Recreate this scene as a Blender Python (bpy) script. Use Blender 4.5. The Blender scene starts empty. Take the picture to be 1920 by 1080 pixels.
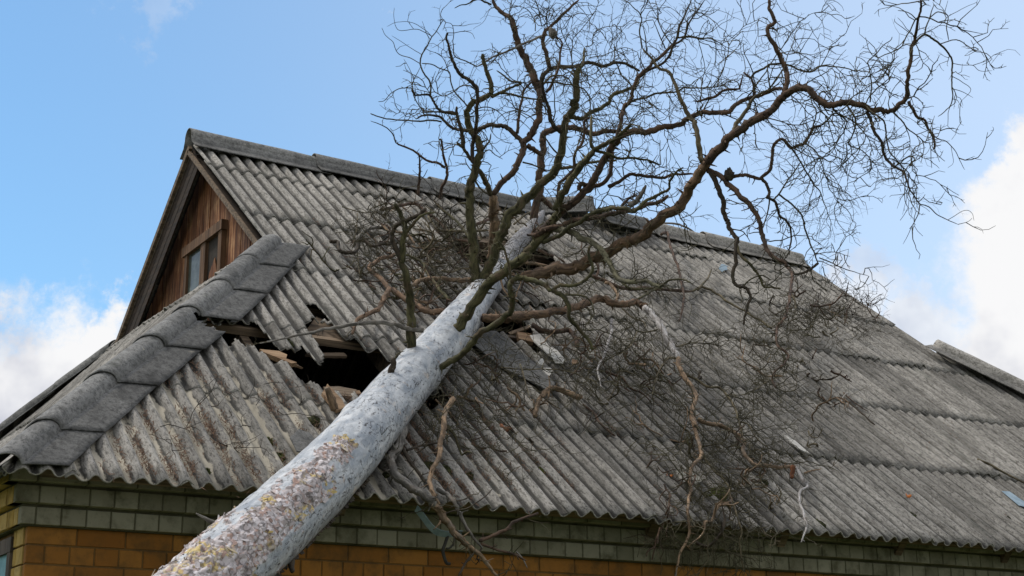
import bpy, math, random
import numpy as np
from mathutils import Vector, noise as mn
random.seed(7); rng = np.random.default_rng(7)
SC = bpy.context.scene; COL = SC.collection

# ------------------------------------------------------------------ camera
EZ = 2.83                                        # height of the eave above the ground
CAM = np.array([-1.7401, -7.3417, -1.2282 + EZ])
ROT = (1.8541, .0082, -.5517); F = 2871.78
cam = bpy.data.cameras.new('camera'); co = bpy.data.objects.new('camera', cam); COL.objects.link(co)
co.location = CAM; co.rotation_euler = ROT
cam.sensor_width = 36; cam.lens = F / 1920 * 36; cam.clip_start = .1; cam.clip_end = 2000
SC.camera = co

def rotm(rx, ry, rz):
    c, s = math.cos, math.sin
    X = np.array([[1, 0, 0], [0, c(rx), -s(rx)], [0, s(rx), c(rx)]])
    Y = np.array([[c(ry), 0, s(ry)], [0, 1, 0], [-s(ry), 0, c(ry)]])
    Z = np.array([[c(rz), -s(rz), 0], [s(rz), c(rz), 0], [0, 0, 1]])
    return Z @ Y @ X
RM = rotm(*ROT)
def ray(x, y): return RM @ np.array([(x - 960) / F, -(y - 540) / F, -1.])

# ------------------------------------------------------------------ node helpers
class NT:
    def __init__(s, nt): s.t = nt
    def n(s, typ, ins=None, **kw):
        nd = s.t.nodes.new(typ)
        for k, v in kw.items(): setattr(nd, k, v)
        for k, v in (ins or {}).items():
            if isinstance(v, bpy.types.NodeSocket): s.t.links.new(v, nd.inputs[k])
            else: nd.inputs[k].default_value = v
        return nd
    def math(s, op, a, b=0., clamp=False):
        return s.n('ShaderNodeMath', {0: a, 1: b}, operation=op, use_clamp=clamp).outputs[0]
    def vmath(s, op, a, b):
        nd = s.n('ShaderNodeVectorMath', {0: a, 1: b}, operation=op)
        return nd.outputs['Value'] if op in ('DISTANCE', 'DOT_PRODUCT', 'LENGTH') else nd.outputs['Vector']
    def noise(s, vec, scale, detail=4., rough=.55, col=False, dist=0.):
        nd = s.n('ShaderNodeTexNoise', {'Vector': vec, 'Scale': scale, 'Detail': detail, 'Roughness': rough, 'Distortion': dist})
        return nd.outputs['Color' if col else 'Fac']
    def ramp(s, fac, a, b, smooth=True):
        return s.n('ShaderNodeMapRange', {'Value': fac, 'From Min': a, 'From Max': b, 'To Min': 0., 'To Max': 1.},
                   interpolation_type='SMOOTHSTEP' if smooth else 'LINEAR').outputs[0]
    def mix(s, fac, a, b, mode='MIX'):
        nd = s.n('ShaderNodeMix', data_type='RGBA', blend_type=mode)
        for i, v in ((0, fac), (6, a), (7, b)):
            if isinstance(v, bpy.types.NodeSocket): s.t.links.new(v, nd.inputs[i])
            else: nd.inputs[i].default_value = v if i == 0 else (tuple(v) + (1.,))[:4]
        return nd.outputs[2]
    def attr(s, name, out): return s.n('ShaderNodeAttribute', attribute_name=name).outputs[out]
def mat(name):
    m = bpy.data.materials.new(name); m.use_nodes = True
    t = NT(m.node_tree); b = m.node_tree.nodes['Principled BSDF']
    b.inputs['Specular IOR Level'].default_value = .25
    return m, t, b
def fin(t, b, col, rough=.85, bump=None, strength=.4, dist=.01):
    L = t.t.links
    if isinstance(col, bpy.types.NodeSocket): L.new(col, b.inputs['Base Color'])
    else: b.inputs['Base Color'].default_value = tuple(col) + (1.,)
    if isinstance(rough, bpy.types.NodeSocket): L.new(rough, b.inputs['Roughness'])
    else: b.inputs['Roughness'].default_value = rough
    if bump is not None:
        bp = t.n('ShaderNodeBump', {'Height': bump, 'Strength': strength, 'Distance': dist})
        L.new(bp.outputs[0], b.inputs['Normal'])

# ------------------------------------------------------------------ world, sun, exposure
SUN_EL, SUN_AZ = math.radians(58), math.radians(318)      # azimuth clockwise from +Y
w = bpy.data.worlds.new("World"); SC.world = w; w.use_nodes = True
t = NT(w.node_tree); w.node_tree.nodes.clear()
sky = t.n('ShaderNodeTexSky', sky_type='NISHITA', sun_disc=False, sun_elevation=SUN_EL, sun_rotation=SUN_AZ,
          air_density=1., dust_density=.6, ozone_density=2.)
gen = t.n('ShaderNodeTexCoord').outputs['Generated']
warp = t.vmath('MULTIPLY', t.vmath('SUBTRACT', t.noise(gen, 15., 8., .66, col=True), (.5, .5, .5)), (.14, .14, .14))
wp = t.vmath('ADD', gen, warp)
CL = [(1935, 320, .032, 1), (1905, 420, .042, 1), (1950, 530, .066, 1), (1880, 640, .058, 1), (1960, 740, .09, 1), (1740, 640, .040, .8),
      (1600, 560, .026, .7), (1660, 520, .022, .45), (1850, 480, .03, .6), (110, 690, .050, 1), (215, 640, .030, 1), (30, 740, .055, 1), (-80, 780, .07, 1), (0, 690, .04, .9), (255, 5, .022, .2), (770, 8, .007, .3),
      (1500, 660, .05, .7)]
acc = None
for px, py, r, st in CL:
    d = ray(px, py); d /= np.linalg.norm(d)
    dist = t.vmath('DISTANCE', wp, tuple(d))
    v = t.math('MULTIPLY', t.ramp(dist, r * 1.22, r * .54), st)
    acc = v if acc is None else t.math('MAXIMUM', acc, v)
fwd = RM @ np.array([0, 0, -1.])
behind = t.ramp(t.vmath('DOT_PRODUCT', gen, tuple(fwd)), .80, .55)
broad = t.math('MULTIPLY', t.ramp(t.noise(gen, 2.6, 7., .6), .30, .52), behind)  # added cloud cover outside the view, brightening the front faces
acc = t.math('MAXIMUM', acc, broad)
shade = t.noise(gen, 9., 5., .55)
ccol = t.mix(t.ramp(shade, .40, .60), (.66, .68, .77), (1.04, 1.04, 1.05))
veil = t.ramp(t.vmath('DOT_PRODUCT', gen, tuple(RM @ np.array([1., .12, 0.]))), -.40, .46)
SKYK = .086                                       # background strength; clouds and veil are radiances divided by it
skyc = t.mix(1., sky.outputs[0], (.98, 1.31, 1.38), 'MULTIPLY')
skyc = t.mix(t.math('MULTIPLY', veil, .48), skyc, tuple(q / SKYK for q in (.72, .81, .95)))
tot = t.mix(acc, skyc, t.vmath('MULTIPLY', ccol, (.635 / SKYK,) * 3))
bg = t.n('ShaderNodeBackground', {'Color': tot, 'Strength': SKYK})
out = t.n('ShaderNodeOutputWorld', {'Surface': bg.outputs[0]})
sl = bpy.data.lights.new('sun', 'SUN'); sl.energy = 1.7; sl.angle = math.radians(11); sl.color = (1, .95, .88)
so = bpy.data.objects.new('sun', sl); COL.objects.link(so)
sd = Vector((math.sin(SUN_AZ) * math.cos(SUN_EL), math.cos(SUN_AZ) * math.cos(SUN_EL), math.sin(SUN_EL)))
so.rotation_euler = sd.to_track_quat('Z', 'Y').to_euler()
SC.view_settings.view_transform = 'Standard'; SC.view_settings.look = 'None'
SC.view_settings.exposure = .52; SC.view_settings.gamma = 1; SC.view_settings.use_curve_mapping = False

# ------------------------------------------------------------------ house geometry constants (fitted)
W, H, G, D, LX = 4.7585, 3.7404, .3733, 2.46, 11.9427
S = math.hypot(W, H); SG = S * (1 - G); X0, P = .177, .115; ROW, OFF = 1.1064, -.0526
NF = np.array([0, -H, W]) / S
def fp(x, s, h=0.): return np.array([x, s * W / S, EZ + s * H / S]) + NF * h          # front slope
def bp_(x, s, h=0.): q = fp(x, s, h); return np.array([q[0], 2 * W - q[1], q[2]])     # back slope
O0 = np.array([0, 0, EZ])
def roofhit(px, py, h=0.):
    v = ray(px, py); tt = (h - (CAM - O0) @ NF) / (v @ NF); return CAM + v * tt, tt
def eavehit(px, py, y): v = ray(px, py); tt = (y - CAM[1]) / v[1]; return CAM + v * tt, tt
def xs(px, py): q, _ = roofhit(px, py); return q[0], q[1] * S / W
def onroof(px, py, h):
    """point at height h over the front slope, or just in front of the eave when the ray passes under it"""
    q, tt = roofhit(px, py, h)
    if q[1] < -.1 - h * .5: q, tt = eavehit(px, py, -.1 - h * .5)
    return q, tt
def xhip(s): return D * s / SG if s < SG else D

# ------------------------------------------------------------------ mesh helpers
class MB:
    def __init__(s): s.v = []; s.f = []; s.c = []; s.tc = []
    def add(s, vs, fs, col=(.5, .5, .5, 1), tcs=None):
        o = len(s.v); s.v += [tuple(map(float, q)) for q in vs]; s.f += [tuple(i + o for i in f) for f in fs]
        s.c += [tuple(q) for q in col] if np.ndim(col) == 2 else [tuple(col)] * len(vs)
        s.tc += [tuple(map(float, q)) for q in tcs] if tcs is not None else [tuple(map(float, q)) for q in vs]
    def build(s, name, m, parent=None, smooth=False):
        me = bpy.data.meshes.new(name); me.from_pydata(s.v, [], s.f); me.update()
        a = me.attributes.new('col', 'FLOAT_COLOR', 'POINT'); a.data.foreach_set('color', np.array(s.c, np.float32).ravel())
        a = me.attributes.new('tc', 'FLOAT_VECTOR', 'POINT'); a.data.foreach_set('vector', np.array(s.tc, np.float32).ravel())
        if smooth: me.polygons.foreach_set('use_smooth', [True] * len(me.polygons))
        me.materials.append(m)
        o = bpy.data.objects.new(name, me); COL.objects.link(o)
        if parent:
            o.parent = parent; o.matrix_parent_inverse = parent_inv(parent)
        return o
def parent_inv(p):
    from mathutils import Matrix
    return Matrix.Translation(p.location).inverted() if p.parent is None else Matrix.Identity(4)
def tag(o, label=None, cat=None, group=None, kind=None):
    for k, v in (('label', label), ('category', cat), ('group', group), ('kind', kind)):
        if v: o[k] = v
    return o
def empty(name, loc):
    o = bpy.data.objects.new(name, None); o.location = tuple(map(float, loc)); o.empty_display_size = .2; COL.objects.link(o); return o
def box8(p0, ux, uy, uz):
    """box from corner p0 along three edge vectors"""
    p0, ux, uy, uz = map(np.asarray, (p0, ux, uy, uz))
    vs = [p0 + ux * a + uy * b + uz * c for a in (0, 1) for b in (0, 1) for c in (0, 1)]
    return vs, [(0, 1, 3, 2), (4, 6, 7, 5), (0, 4, 5, 1), (2, 3, 7, 6), (0, 2, 6, 4), (1, 5, 7, 3)]
def crom(pts, n):
    """Catmull-Rom resample, n steps per span"""
    pts = np.asarray(pts, float)
    if len(pts) < 3 or n == 1:
        return np.vstack([pts[i] + (pts[i + 1] - pts[i]) * np.linspace(0, 1, n, endpoint=False)[:, None] for i in range(len(pts) - 1)] + [pts[-1:]])
    e = np.vstack([2 * pts[0] - pts[1], pts, 2 * pts[-1] - pts[-2]]); out = []
    for i in range(1, len(e) - 2):
        u = np.linspace(0, 1, n, endpoint=False)[:, None]; a, b, c, d = e[i - 1], e[i], e[i + 1], e[i + 2]
        out.append(.5 * ((2 * b) + (c - a) * u + (2 * a - 5 * b + 4 * c - d) * u * u + (3 * b - a - 3 * c + d) * u ** 3))
    return np.vstack(out + [pts[-1:]])
def tube(mb, pts, rad, sides=6, col=(.5, .5, .5, 1), lump=0., cap=True):
    pts = np.asarray(pts, float); n = len(pts); rad = np.broadcast_to(rad, (n,)).copy()
    tn = np.gradient(pts, axis=0); tn /= np.linalg.norm(tn, axis=1)[:, None] + 1e-12
    a = np.cross(tn[0], (0, 0, 1.)); a = a if np.linalg.norm(a) > .05 else np.cross(tn[0], (1., 0, 0)); a /= np.linalg.norm(a)
    vs = []; tcs = []; al = np.concatenate([[0], np.cumsum(np.linalg.norm(np.diff(pts, axis=0), axis=1))]); off = rng.random() * 50
    ang = np.arange(sides) * 2 * math.pi / sides
    for i in range(n):
        a = a - tn[i] * (a @ tn[i]); a /= np.linalg.norm(a) + 1e-12; b = np.cross(tn[i], a)
        rr = rad[i] * (1 + (lump * rng.normal(size=sides) if lump else 0))
        ring = pts[i] + (np.cos(ang) * rr)[:, None] * a + (np.sin(ang) * rr)[:, None] * b
        vs += list(ring); tcs += [(al[i] + off, math.cos(q) * rad[i] + off, math.sin(q) * rad[i]) for q in ang]
    fs = [(i * sides + j, i * sides + (j + 1) % sides, (i + 1) * sides + (j + 1) % sides, (i + 1) * sides + j) for i in range(n - 1) for j in range(sides)]
    if cap:
        fs.append(tuple(range(sides))[::-1]); fs.append(tuple((n - 1) * sides + j for j in range(sides)))
    mb.add(vs, fs, col, tcs)

# ------------------------------------------------------------------ materials
def m_asbestos(name, lo=(.115, .107, .092), mid=(.350, .331, .297), hi=(.50, .47, .41), bias=0., cool=0., speck=.5, bumpk=.55):
    m, t, b = mat(name); tc = t.attr('tc', 'Vector'); at = t.n('ShaderNodeAttribute', attribute_name='col')
    sep = t.n('ShaderNodeSeparateColor', {0: at.outputs['Color']})
    rnd, val, cream = sep.outputs[0], sep.outputs[1], sep.outputs[2]
    n1 = t.noise(tc, 2.2, 5., .6); n2 = t.noise(t.vmath('MULTIPLY', tc, (1., .42, 1.)), 34., 6., .70); n3 = t.noise(tc, 130., 4., .7); n4 = t.noise(tc, 55., 5., .75)
    c = t.mix(t.ramp(n2, .27, .58), lo, mid)
    c = t.mix(t.math('MULTIPLY', t.ramp(n3, .46, .68), speck), c, hi)
    c = t.mix(t.math('MULTIPLY', t.ramp(n4, .50, .62), speck * 1.6), c, tuple(q * .7 for q in lo))
    n5 = t.noise(t.vmath('MULTIPLY', tc, (1., .6, 1.)), 11., 6., .72); c = t.mix(t.math('MULTIPLY', t.ramp(n5, .52, .66), .55), c, lo)
    n6 = t.noise(t.vmath('MULTIPLY', tc, (1., .16, 1.)), 5., 6., .66); c = t.mix(t.math('MULTIPLY', t.ramp(n6, .50, .68), .55), c, tuple(q * .75 for q in lo))
    n7 = t.noise(tc, 1.3, 6., .7); c = t.mix(t.math('MULTIPLY', t.ramp(n7, .52, .70), .45), c, lo)
    # dirt in every trough bottom, deepened to paint in the shade between waves
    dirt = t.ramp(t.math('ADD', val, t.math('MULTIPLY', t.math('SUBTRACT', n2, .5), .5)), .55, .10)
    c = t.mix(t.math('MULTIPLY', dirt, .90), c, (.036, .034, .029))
    # run-off keeps the troughs cleaner: wear that follows the profile
    cr = t.math('MULTIPLY', t.ramp(t.math('ADD', cream, t.math('MULTIPLY', t.math('SUBTRACT', t.noise(tc, 9., 5., .6), .5), 1.7)), .44, .62), .95)
    c = t.mix(cr, c, t.mix(n2, (.46, .41, .32), (.62, .57, .46)))
    gl = t.ramp(t.noise(tc, 6., 5., .6), .58, .74)
    c = t.mix(t.math('MULTIPLY', gl, .5), c, (.10, .105, .085))
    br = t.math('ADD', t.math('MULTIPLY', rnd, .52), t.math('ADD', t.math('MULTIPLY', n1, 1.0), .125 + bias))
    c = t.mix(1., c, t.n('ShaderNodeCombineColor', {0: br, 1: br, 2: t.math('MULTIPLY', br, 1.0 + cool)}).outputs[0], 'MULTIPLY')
    hgt = t.math('ADD', t.math('MULTIPLY', n2, .6), t.math('MULTIPLY', n3, .5))
    fin(t, b, c, .9, hgt, bumpk, .006); return m
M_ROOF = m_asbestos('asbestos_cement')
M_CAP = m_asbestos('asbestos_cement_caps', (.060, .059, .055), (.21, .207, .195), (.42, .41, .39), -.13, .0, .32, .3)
def m_wood(name, a, bcol, axis=2, sc=1., edge=None):
    m, t, b = mat(name); tc = t.attr('tc', 'Vector'); rnd = t.n('ShaderNodeSeparateColor', {0: t.attr('col', 'Color')}).outputs[0]
    st = [38 * sc] * 3; st[axis] = 1.6 * sc
    v = t.vmath('MULTIPLY', t.vmath('ADD', tc, t.n('ShaderNodeCombineXYZ', {0: t.math('MULTIPLY', rnd, 7.), 1: t.math('MULTIPLY', rnd, 3.)}).outputs[0]), tuple(st))
    g = t.noise(v, 1., 6., .62, dist=.4); g2 = t.noise(tc, 5., 4., .6)
    c = t.mix(t.ramp(g, .30, .68), a, bcol)
    if edge: c = t.mix(t.math('MULTIPLY', t.ramp(t.math('ADD', g, t.math('MULTIPLY', g2, .6)), .80, .98), .8), c, edge)
    k = t.math('ADD', t.math('MULTIPLY', rnd, .7), t.math('ADD', t.math('MULTIPLY', g2, .8), .25))
    c = t.mix(1., c, t.n('ShaderNodeCombineColor', {0: k, 1: k, 2: k}).outputs[0], 'MULTIPLY')
    fin(t, b, c, .8, g, .5, .006); return m
M_GABLE = m_wood('weathered_boards', (.042, .015, .008), (.25, .098, .036), 2, 1., (.34, .20, .10))
M_WOODX = m_wood('old_timber', (.06, .045, .032), (.22, .16, .105), 0)
M_WOODG = m_wood('grey_timber', (.035, .028, .022), (.14, .11, .085), 2)
M_SPLINT = m_wood('fresh_split_wood', (.16, .095, .05), (.36, .24, .14), 0)
def m_brick(name, a, b2, dirt):
    m, t, b = mat(name); tc = t.attr('tc', 'Vector'); rnd = t.n('ShaderNodeSeparateColor', {0: t.attr('col', 'Color')}).outputs[0]
    n = t.noise(tc, 9., 6., .65); n2 = t.noise(tc, 70., 4., .7)
    c = t.mix(rnd, a, b2); c = t.mix(t.math('MULTIPLY', t.ramp(n, .45, .72), .75), c, dirt)
    c = t.mix(t.math('MULTIPLY', t.ramp(n2, .60, .72), .5), c, dirt)
    c = t.mix(t.math('MULTIPLY', t.ramp(t.noise(tc, 2.2, 6., .7), .46, .68), .6), c, dirt)
    fin(t, b, c, .9, t.math('ADD', n2, n), .4, .004); return m
M_BRICK = m_brick('ochre_brick', (.25, .100, .018), (.37, .165, .034), (.12, .066, .022))
M_WBRICK = m_brick('lime_brick', (.215, .20, .135), (.32, .30, .215), (.075, .07, .035))
M_YBRICK = m_brick('yellow_side_brick', (.42, .27, .06), (.52, .36, .12), (.2, .13, .04))
M_MORT = m_brick('mortar', (.150, .080, .022), (.20, .112, .036), (.08, .05, .02))
def m_bark(name, a, b2, c3, crack=.5, sc=1.):
    m, t, b = mat(name); tc = t.attr('tc', 'Vector')
    v = t.vmath('MULTIPLY', tc, (9. * sc, 34. * sc, 34. * sc)); n = t.noise(v, 1., 6., .65, dist=.6)
    n2 = t.noise(tc, 11., 4., .6); n3 = t.noise(tc, 90., 4., .7)
    c = t.mix(t.ramp(n, .36, .66), a, b2); c = t.mix(t.ramp(n2, .48, .66), c, t.mix(t.ramp(n, .3, .7), a, c3))
    c = t.mix(t.math('MULTIPLY', t.ramp(n3, .56, .68), crack), c, tuple(q * .35 for q in a))
    fin(t, b, c, .85, t.math('ADD', n, t.math('MULTIPLY', n3, .4)), .6, .008); return m
BARK = {'r': m_bark('pine_bark_russet', (.040, .028, .021), (.138, .084, .054), (.115, .086, .066)),  # tone darkened to paint upper limbs as silhouettes against the sky
        'b': m_bark('tan_pine_bark', (.065, .042, .027), (.25, .158, .096), (.19, .135, .092)),
        'g': m_bark('mossy_bark', (.035, .034, .016), (.118, .108, .050), (.145, .100, .062)),
        'd': m_bark('dark_bark', (.030, .024, .018), (.085, .064, .044), (.060, .054, .032)),
        'o': m_bark('olive_tan_bark', (.055, .045, .025), (.185, .150, .092), (.10, .094, .05)),
        'p': m_bark('peeled_tan_bark', (.10, .068, .042), (.36, .245, .15), (.24, .195, .15)),
        'y': m_bark('grey_bark', (.085, .078, .068), (.27, .25, .22), (.16, .13, .10)),
        's': m_bark('pale_mossy_bark', (.055, .052, .028), (.20, .185, .115), (.22, .20, .16)),
        'w': m_bark('bare_silver_wood', (.21, .19, .175), (.56, .54, .52), (.38, .33, .29))}
M_TWIGO = m_bark('olive_twig_bark', (.040, .036, .020), (.120, .104, .062), (.095, .088, .045))
M_TWIG = m_bark('twig_bark', (.022, .018, .012), (.060, .047, .031), (.050, .045, .024))
def m_trunk():
    m, t, b = mat('debarked_trunk'); tc = t.attr('tc', 'Vector'); at = t.n('ShaderNodeAttribute', attribute_name='col')
    sep = t.n('ShaderNodeSeparateColor', {0: at.outputs['Color']}); bk, hh = sep.outputs[0], sep.outputs[1]
    v = t.vmath('MULTIPLY', tc, (5., 15., 15.)); n = t.noise(v, 1., 6., .6, dist=.5); n2 = t.noise(tc, 28., 6., .65)
    c = t.mix(t.ramp(n, .32, .68), (.285, .315, .35), (.60, .612, .615))
    c = t.mix(t.math('MULTIPLY', t.ramp(n2, .55, .70), .6), c, (.30, .32, .33))
    # beetle scars, dark flecks and long drying cracks
    vf = t.vmath('MULTIPLY', t.vmath('ADD', tc, t.vmath('MULTIPLY', t.noise(tc, 20., 3., .5, col=True), (.04, .04, .04))), (17., 60., 60.))
    side = sep.outputs[2]                                       # shade bias: right flank painted darker and more flecked; stem top browner, rougher
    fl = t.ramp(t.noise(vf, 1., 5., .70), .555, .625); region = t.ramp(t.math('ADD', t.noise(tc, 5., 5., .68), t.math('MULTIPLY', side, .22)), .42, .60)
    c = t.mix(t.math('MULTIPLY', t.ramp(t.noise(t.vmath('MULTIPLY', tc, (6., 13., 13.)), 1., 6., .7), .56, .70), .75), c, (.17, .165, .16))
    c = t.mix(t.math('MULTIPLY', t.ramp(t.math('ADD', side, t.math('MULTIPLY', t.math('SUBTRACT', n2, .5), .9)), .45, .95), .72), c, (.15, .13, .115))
    c = t.mix(t.math('MULTIPLY', t.math('MULTIPLY', fl, region), .95), c, (.030, .025, .021))
    vs = t.vmath('MULTIPLY', t.vmath('ADD', tc, t.vmath('MULTIPLY', t.noise(tc, 9., 4., .6, col=True), (.16, .16, .16))), (11., 6., 6.))
    ck = t.n('ShaderNodeTexVoronoi', {'Vector': vs, 'Scale': 1.}, feature='DISTANCE_TO_EDGE').outputs['Distance']
    ck = t.math('SUBTRACT', 1., t.ramp(ck, .004, .022)); c = t.mix(t.math('MULTIPLY', t.math('MULTIPLY', ck, t.ramp(t.noise(tc, 6., 3., .5), .42, .6)), .8), c, (.07, .06, .055))
    wm = t.ramp(t.noise(tc, 8., 5., .68), .58, .70); c = t.mix(t.math('MULTIPLY', wm, .7), c, (.60, .50, .41))
    # scaly remains of bark
    vb = t.n('ShaderNodeTexVoronoi', {'Vector': t.vmath('MULTIPLY', t.vmath('ADD', tc, t.vmath('MULTIPLY', t.noise(tc, 30., 3., .6, col=True), (.03, .03, .03))), (44., 62., 62.)), 'Scale': 1.})
    cell = t.n('ShaderNodeSeparateColor', {0: vb.outputs['Color']}).outputs
    bc = t.mix(cell[0], (.33, .28, .26), (.70, .65, .65)); bc = t.mix(t.math('MULTIPLY', t.ramp(cell[1], .70, .95), .8), bc, (.40, .24, .18))
    yel = t.math('MULTIPLY', t.ramp(t.noise(tc, 5.5, 4., .6), .53, .615), t.ramp(cell[2], .25, .5)); bc = t.mix(t.math('MULTIPLY', yel, .9), bc, (.56, .42, .13))
    dk = t.ramp(t.noise(tc, 5., 4., .6), .56, .66); bc = t.mix(t.math('MULTIPLY', dk, .7), bc, (.07, .055, .045))
    bc = t.mix(t.math('MULTIPLY', t.ramp(vb.outputs['Distance'], .50, .76), .6), bc, (.06, .045, .038))
    c = t.mix(t.ramp(bk, .42, .58), c, bc)
    h = t.math('ADD', t.math('MULTIPLY', n2, .5), t.math('ADD', t.math('MULTIPLY', fl, -.6), t.math('MULTIPLY', ck, -.5)))
    fin(t, b, c, .62, h, .5, .008); b.inputs['Specular IOR Level'].default_value = .35; return m
M_TRUNK = m_trunk()
def m_plain(name, a, b2, sc=30., rough=.85, **k):
    m, t, b = mat(name); tc = t.attr('tc', 'Vector'); n = t.noise(tc, sc, 5., .65)
    fin(t, b, t.mix(t.ramp(n, .35, .65), a, b2), rough, n, .5, .01); return m
M_MOSS = m_plain('moss', (.012, .014, .005), (.060, .062, .018), 60.)
M_MOSSG = m_plain('green_moss', (.020, .026, .006), (.095, .105, .020), 60.)
M_WHITE = m_plain('fresh_broken_sheet', (.42, .40, .36), (.58, .56, .51), 25.)
M_NEEDLE = m_plain('needle_litter', (.050, .028, .016), (.17, .10, .06), 40.)
M_LEAF = m_plain('dry_leaf', (.36, .085, .015), (.52, .17, .03), 60., .6)
M_IRON = m_plain('rusty_iron', (.022, .022, .018), (.05, .047, .035), 40., .6)
M_BLUE = m_plain('blue_grey_paint', (.17, .24, .26), (.28, .37, .39), 14., .5)
M_CYAN = m_plain('turquoise_paint', (.10, .26, .29), (.17, .37, .40), 9., .55)
M_METAL = m_plain('pale_sheet_metal', (.20, .27, .32), (.29, .37, .42), 12., .85)
M_LMORT = m_brick('lime_mortar', (.10, .095, .055), (.14, .13, .08), (.05, .045, .025))
M_SOIL = m_plain('grass_ground', (.035, .05, .015), (.085, .10, .035), 3.)
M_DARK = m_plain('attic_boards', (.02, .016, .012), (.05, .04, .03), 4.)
M_RUST = m_bark('loose_bark', (.075, .030, .016), (.26, .105, .05), (.20, .085, .045))
m, t, b = mat('reflection_tinted_glass'); tc = t.attr('tc', 'Vector')
fin(t, b, t.mix(t.ramp(t.noise(tc, 5., 4., .6), .4, .65), (.045, .055, .045), (.11, .13, .115)), .12); b.inputs['Specular IOR Level'].default_value = .15  # grey-green tree reflection painted into the pane's own colour
M_GLASS = m

M_RIM = m_plain('broken_sheet_edge', (.22, .21, .18), (.36, .345, .30), 30.)
M_FRAME = m_wood('brown_window_frame', (.045, .025, .013), (.16, .09, .048), 2, 1.)
M_VERGE = m_wood('dark_verge_boards', (.017, .012, .008), (.060, .038, .023), 1, 1.)
# ================================================================== ground
gb = MB(); n = 24; gx = np.concatenate([[-400], np.linspace(-30, 40, n), [400]]); gy = np.concatenate([[-400], np.linspace(-30, 40, n), [400]])
vs = [(x, y, .03 * mn.noise((x * .4, y * .4, 0)) if abs(x) < 60 and abs(y) < 60 else 0.) for x in gx for y in gy]; k = len(gy)
gb.add(vs, [(i * k + j, (i + 1) * k + j, (i + 1) * k + j + 1, i * k + j + 1) for i in range(len(gx) - 1) for j in range(k - 1)])
tag(gb.build('ground', M_SOIL, None, True), kind='structure')

# ================================================================== house
house = tag(empty('brick_house', (LX / 2, W, 0)), 'ochre brick house with grey corrugated roof broken open under the fallen tree', 'house')
WY, WX = .37, .205                       # wall planes set back from the eave and from the left corner
def brick_run(mb, a0, a1, z0, z1, plane, axis, L, off=0., depth=.05, jit=.004):
    """bricks of length L between a0 and a1 on a wall plane; axis 0 = front wall (faces -y), 1 = left wall (faces -x)"""
    a = a0 - off
    while a < a1 - .01:
        l, r = max(a, a0) + .004, min(a + L, a1) - .004; a += L
        if r - l < .02: continue
        f = plane - rng.random() * jit; ch = .003; c = (rng.random(), rng.random(), 0, 1)
        d0, d1 = rng.normal(size=2) * .0012
        q = [(l, f + ch, z0), (r, f + ch, z0), (r, f + ch, z1), (l, f + ch, z1), (l + ch, f, z0 + ch + d0), (r - ch, f, z0 + ch + d1), (r - ch, f, z1 - ch + d0), (l + ch, f, z1 - ch + d1),
             (l, f + depth, z0), (r, f + depth, z0), (r, f + depth, z1), (l, f + depth, z1)]
        if axis: q = [(y, x, z) for x, y, z in q]
        fs = [(4, 5, 6, 7), (0, 1, 5, 4), (1, 2, 6, 5), (2, 3, 7, 6), (3, 0, 4, 7), (0, 8, 9, 1), (1, 9, 10, 2), (2, 10, 11, 3), (3, 11, 8, 0)]
        mb.add(q, [f_[::-1] for f_ in fs] if axis else fs, c)
def corbel(z0, z1, y, x, L, mats_parent, off):
    fb = MB(); brick_run(fb, x, LX - x, z0, z1, y, 0, L, off, .2); fo = fb.build('cornice', M_WBRICK, mats_parent)
    mo = MB(); mo.add(*box8((x + .006, y + .0025, z0 + .001), (LX - 2 * x - .012, 0, 0), (0, .15, 0), (0, 0, z1 - z0 - .002))); mo.build('mortar', M_LMORT, fo)
    sb = MB(); brick_run(sb, y + .055, 2 * W - y, z0, z1, x, 1, L, off, .2); sb.build('cornice', M_YBRICK, mats_parent)
zt = EZ - .222
fw = MB(); HB = .0945; z = zt; i = 0
while z > .45:
    brick_run(fw, WX, LX - WX, z - HB + .009, z, WY, 0, .250 if i % 2 == 0 else .125, .03 if i % 2 else 0., .04); z -= HB; i += 1
front = fw.build('front_wall', M_BRICK, house)
mo = MB(); mo.add(*box8((WX + .012, WY + .0035, 0), (LX - 2 * WX - .024, 0, 0), (0, .25, 0), (0, 0, EZ + .10))); mo.build('mortar', M_MORT, front)
sw = MB(); sw2 = MB(); z = zt; i = 0
while z > 1.4:
    brick_run(sw, WY + .055, WY + .24, z - HB + .009, z, WX, 1, .125, 0, .04)
    brick_run(sw2, WY + 1.45, 4., z - HB + .009, z, WX, 1, .25 if i % 2 == 0 else .125, 0, .04); z -= HB; i += 1
sidew = sw.build('corner_pier', M_YBRICK, house); sw2.build('side_wall', M_YBRICK, house)
mo = MB(); mo.add(*box8((WX + .010, WY + .262, 0), (.25, 0, 0), (0, 2 * W - 2 * WY - .52, 0), (0, 0, EZ + .08))); mo.build('mortar', M_MORT, sidew)
for nm, p0, ux, uy in (('side_wall', (LX - WX - .262, WY + .262, 0), (.25, 0, 0), (0, 2 * W - 2 * WY - .52, 0)), ('back_wall', (WX + .012, 2 * W - WY - .25, 0), (LX - 2 * WX - .024, 0, 0), (0, .25, 0))):
    b_ = MB(); b_.add(*box8(p0, ux, uy, (0, 0, EZ + .08))); b_.build(nm, M_BRICK, house)
corbel(EZ - .218, EZ - .134, .315, .155, .125, house, .05)
corbel(EZ - .120, EZ - .036, .262, .112, .125, house, .01)
corbel(EZ - .022, EZ + .062, .215, .070, .25, house, .12)
mo = MB()
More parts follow.
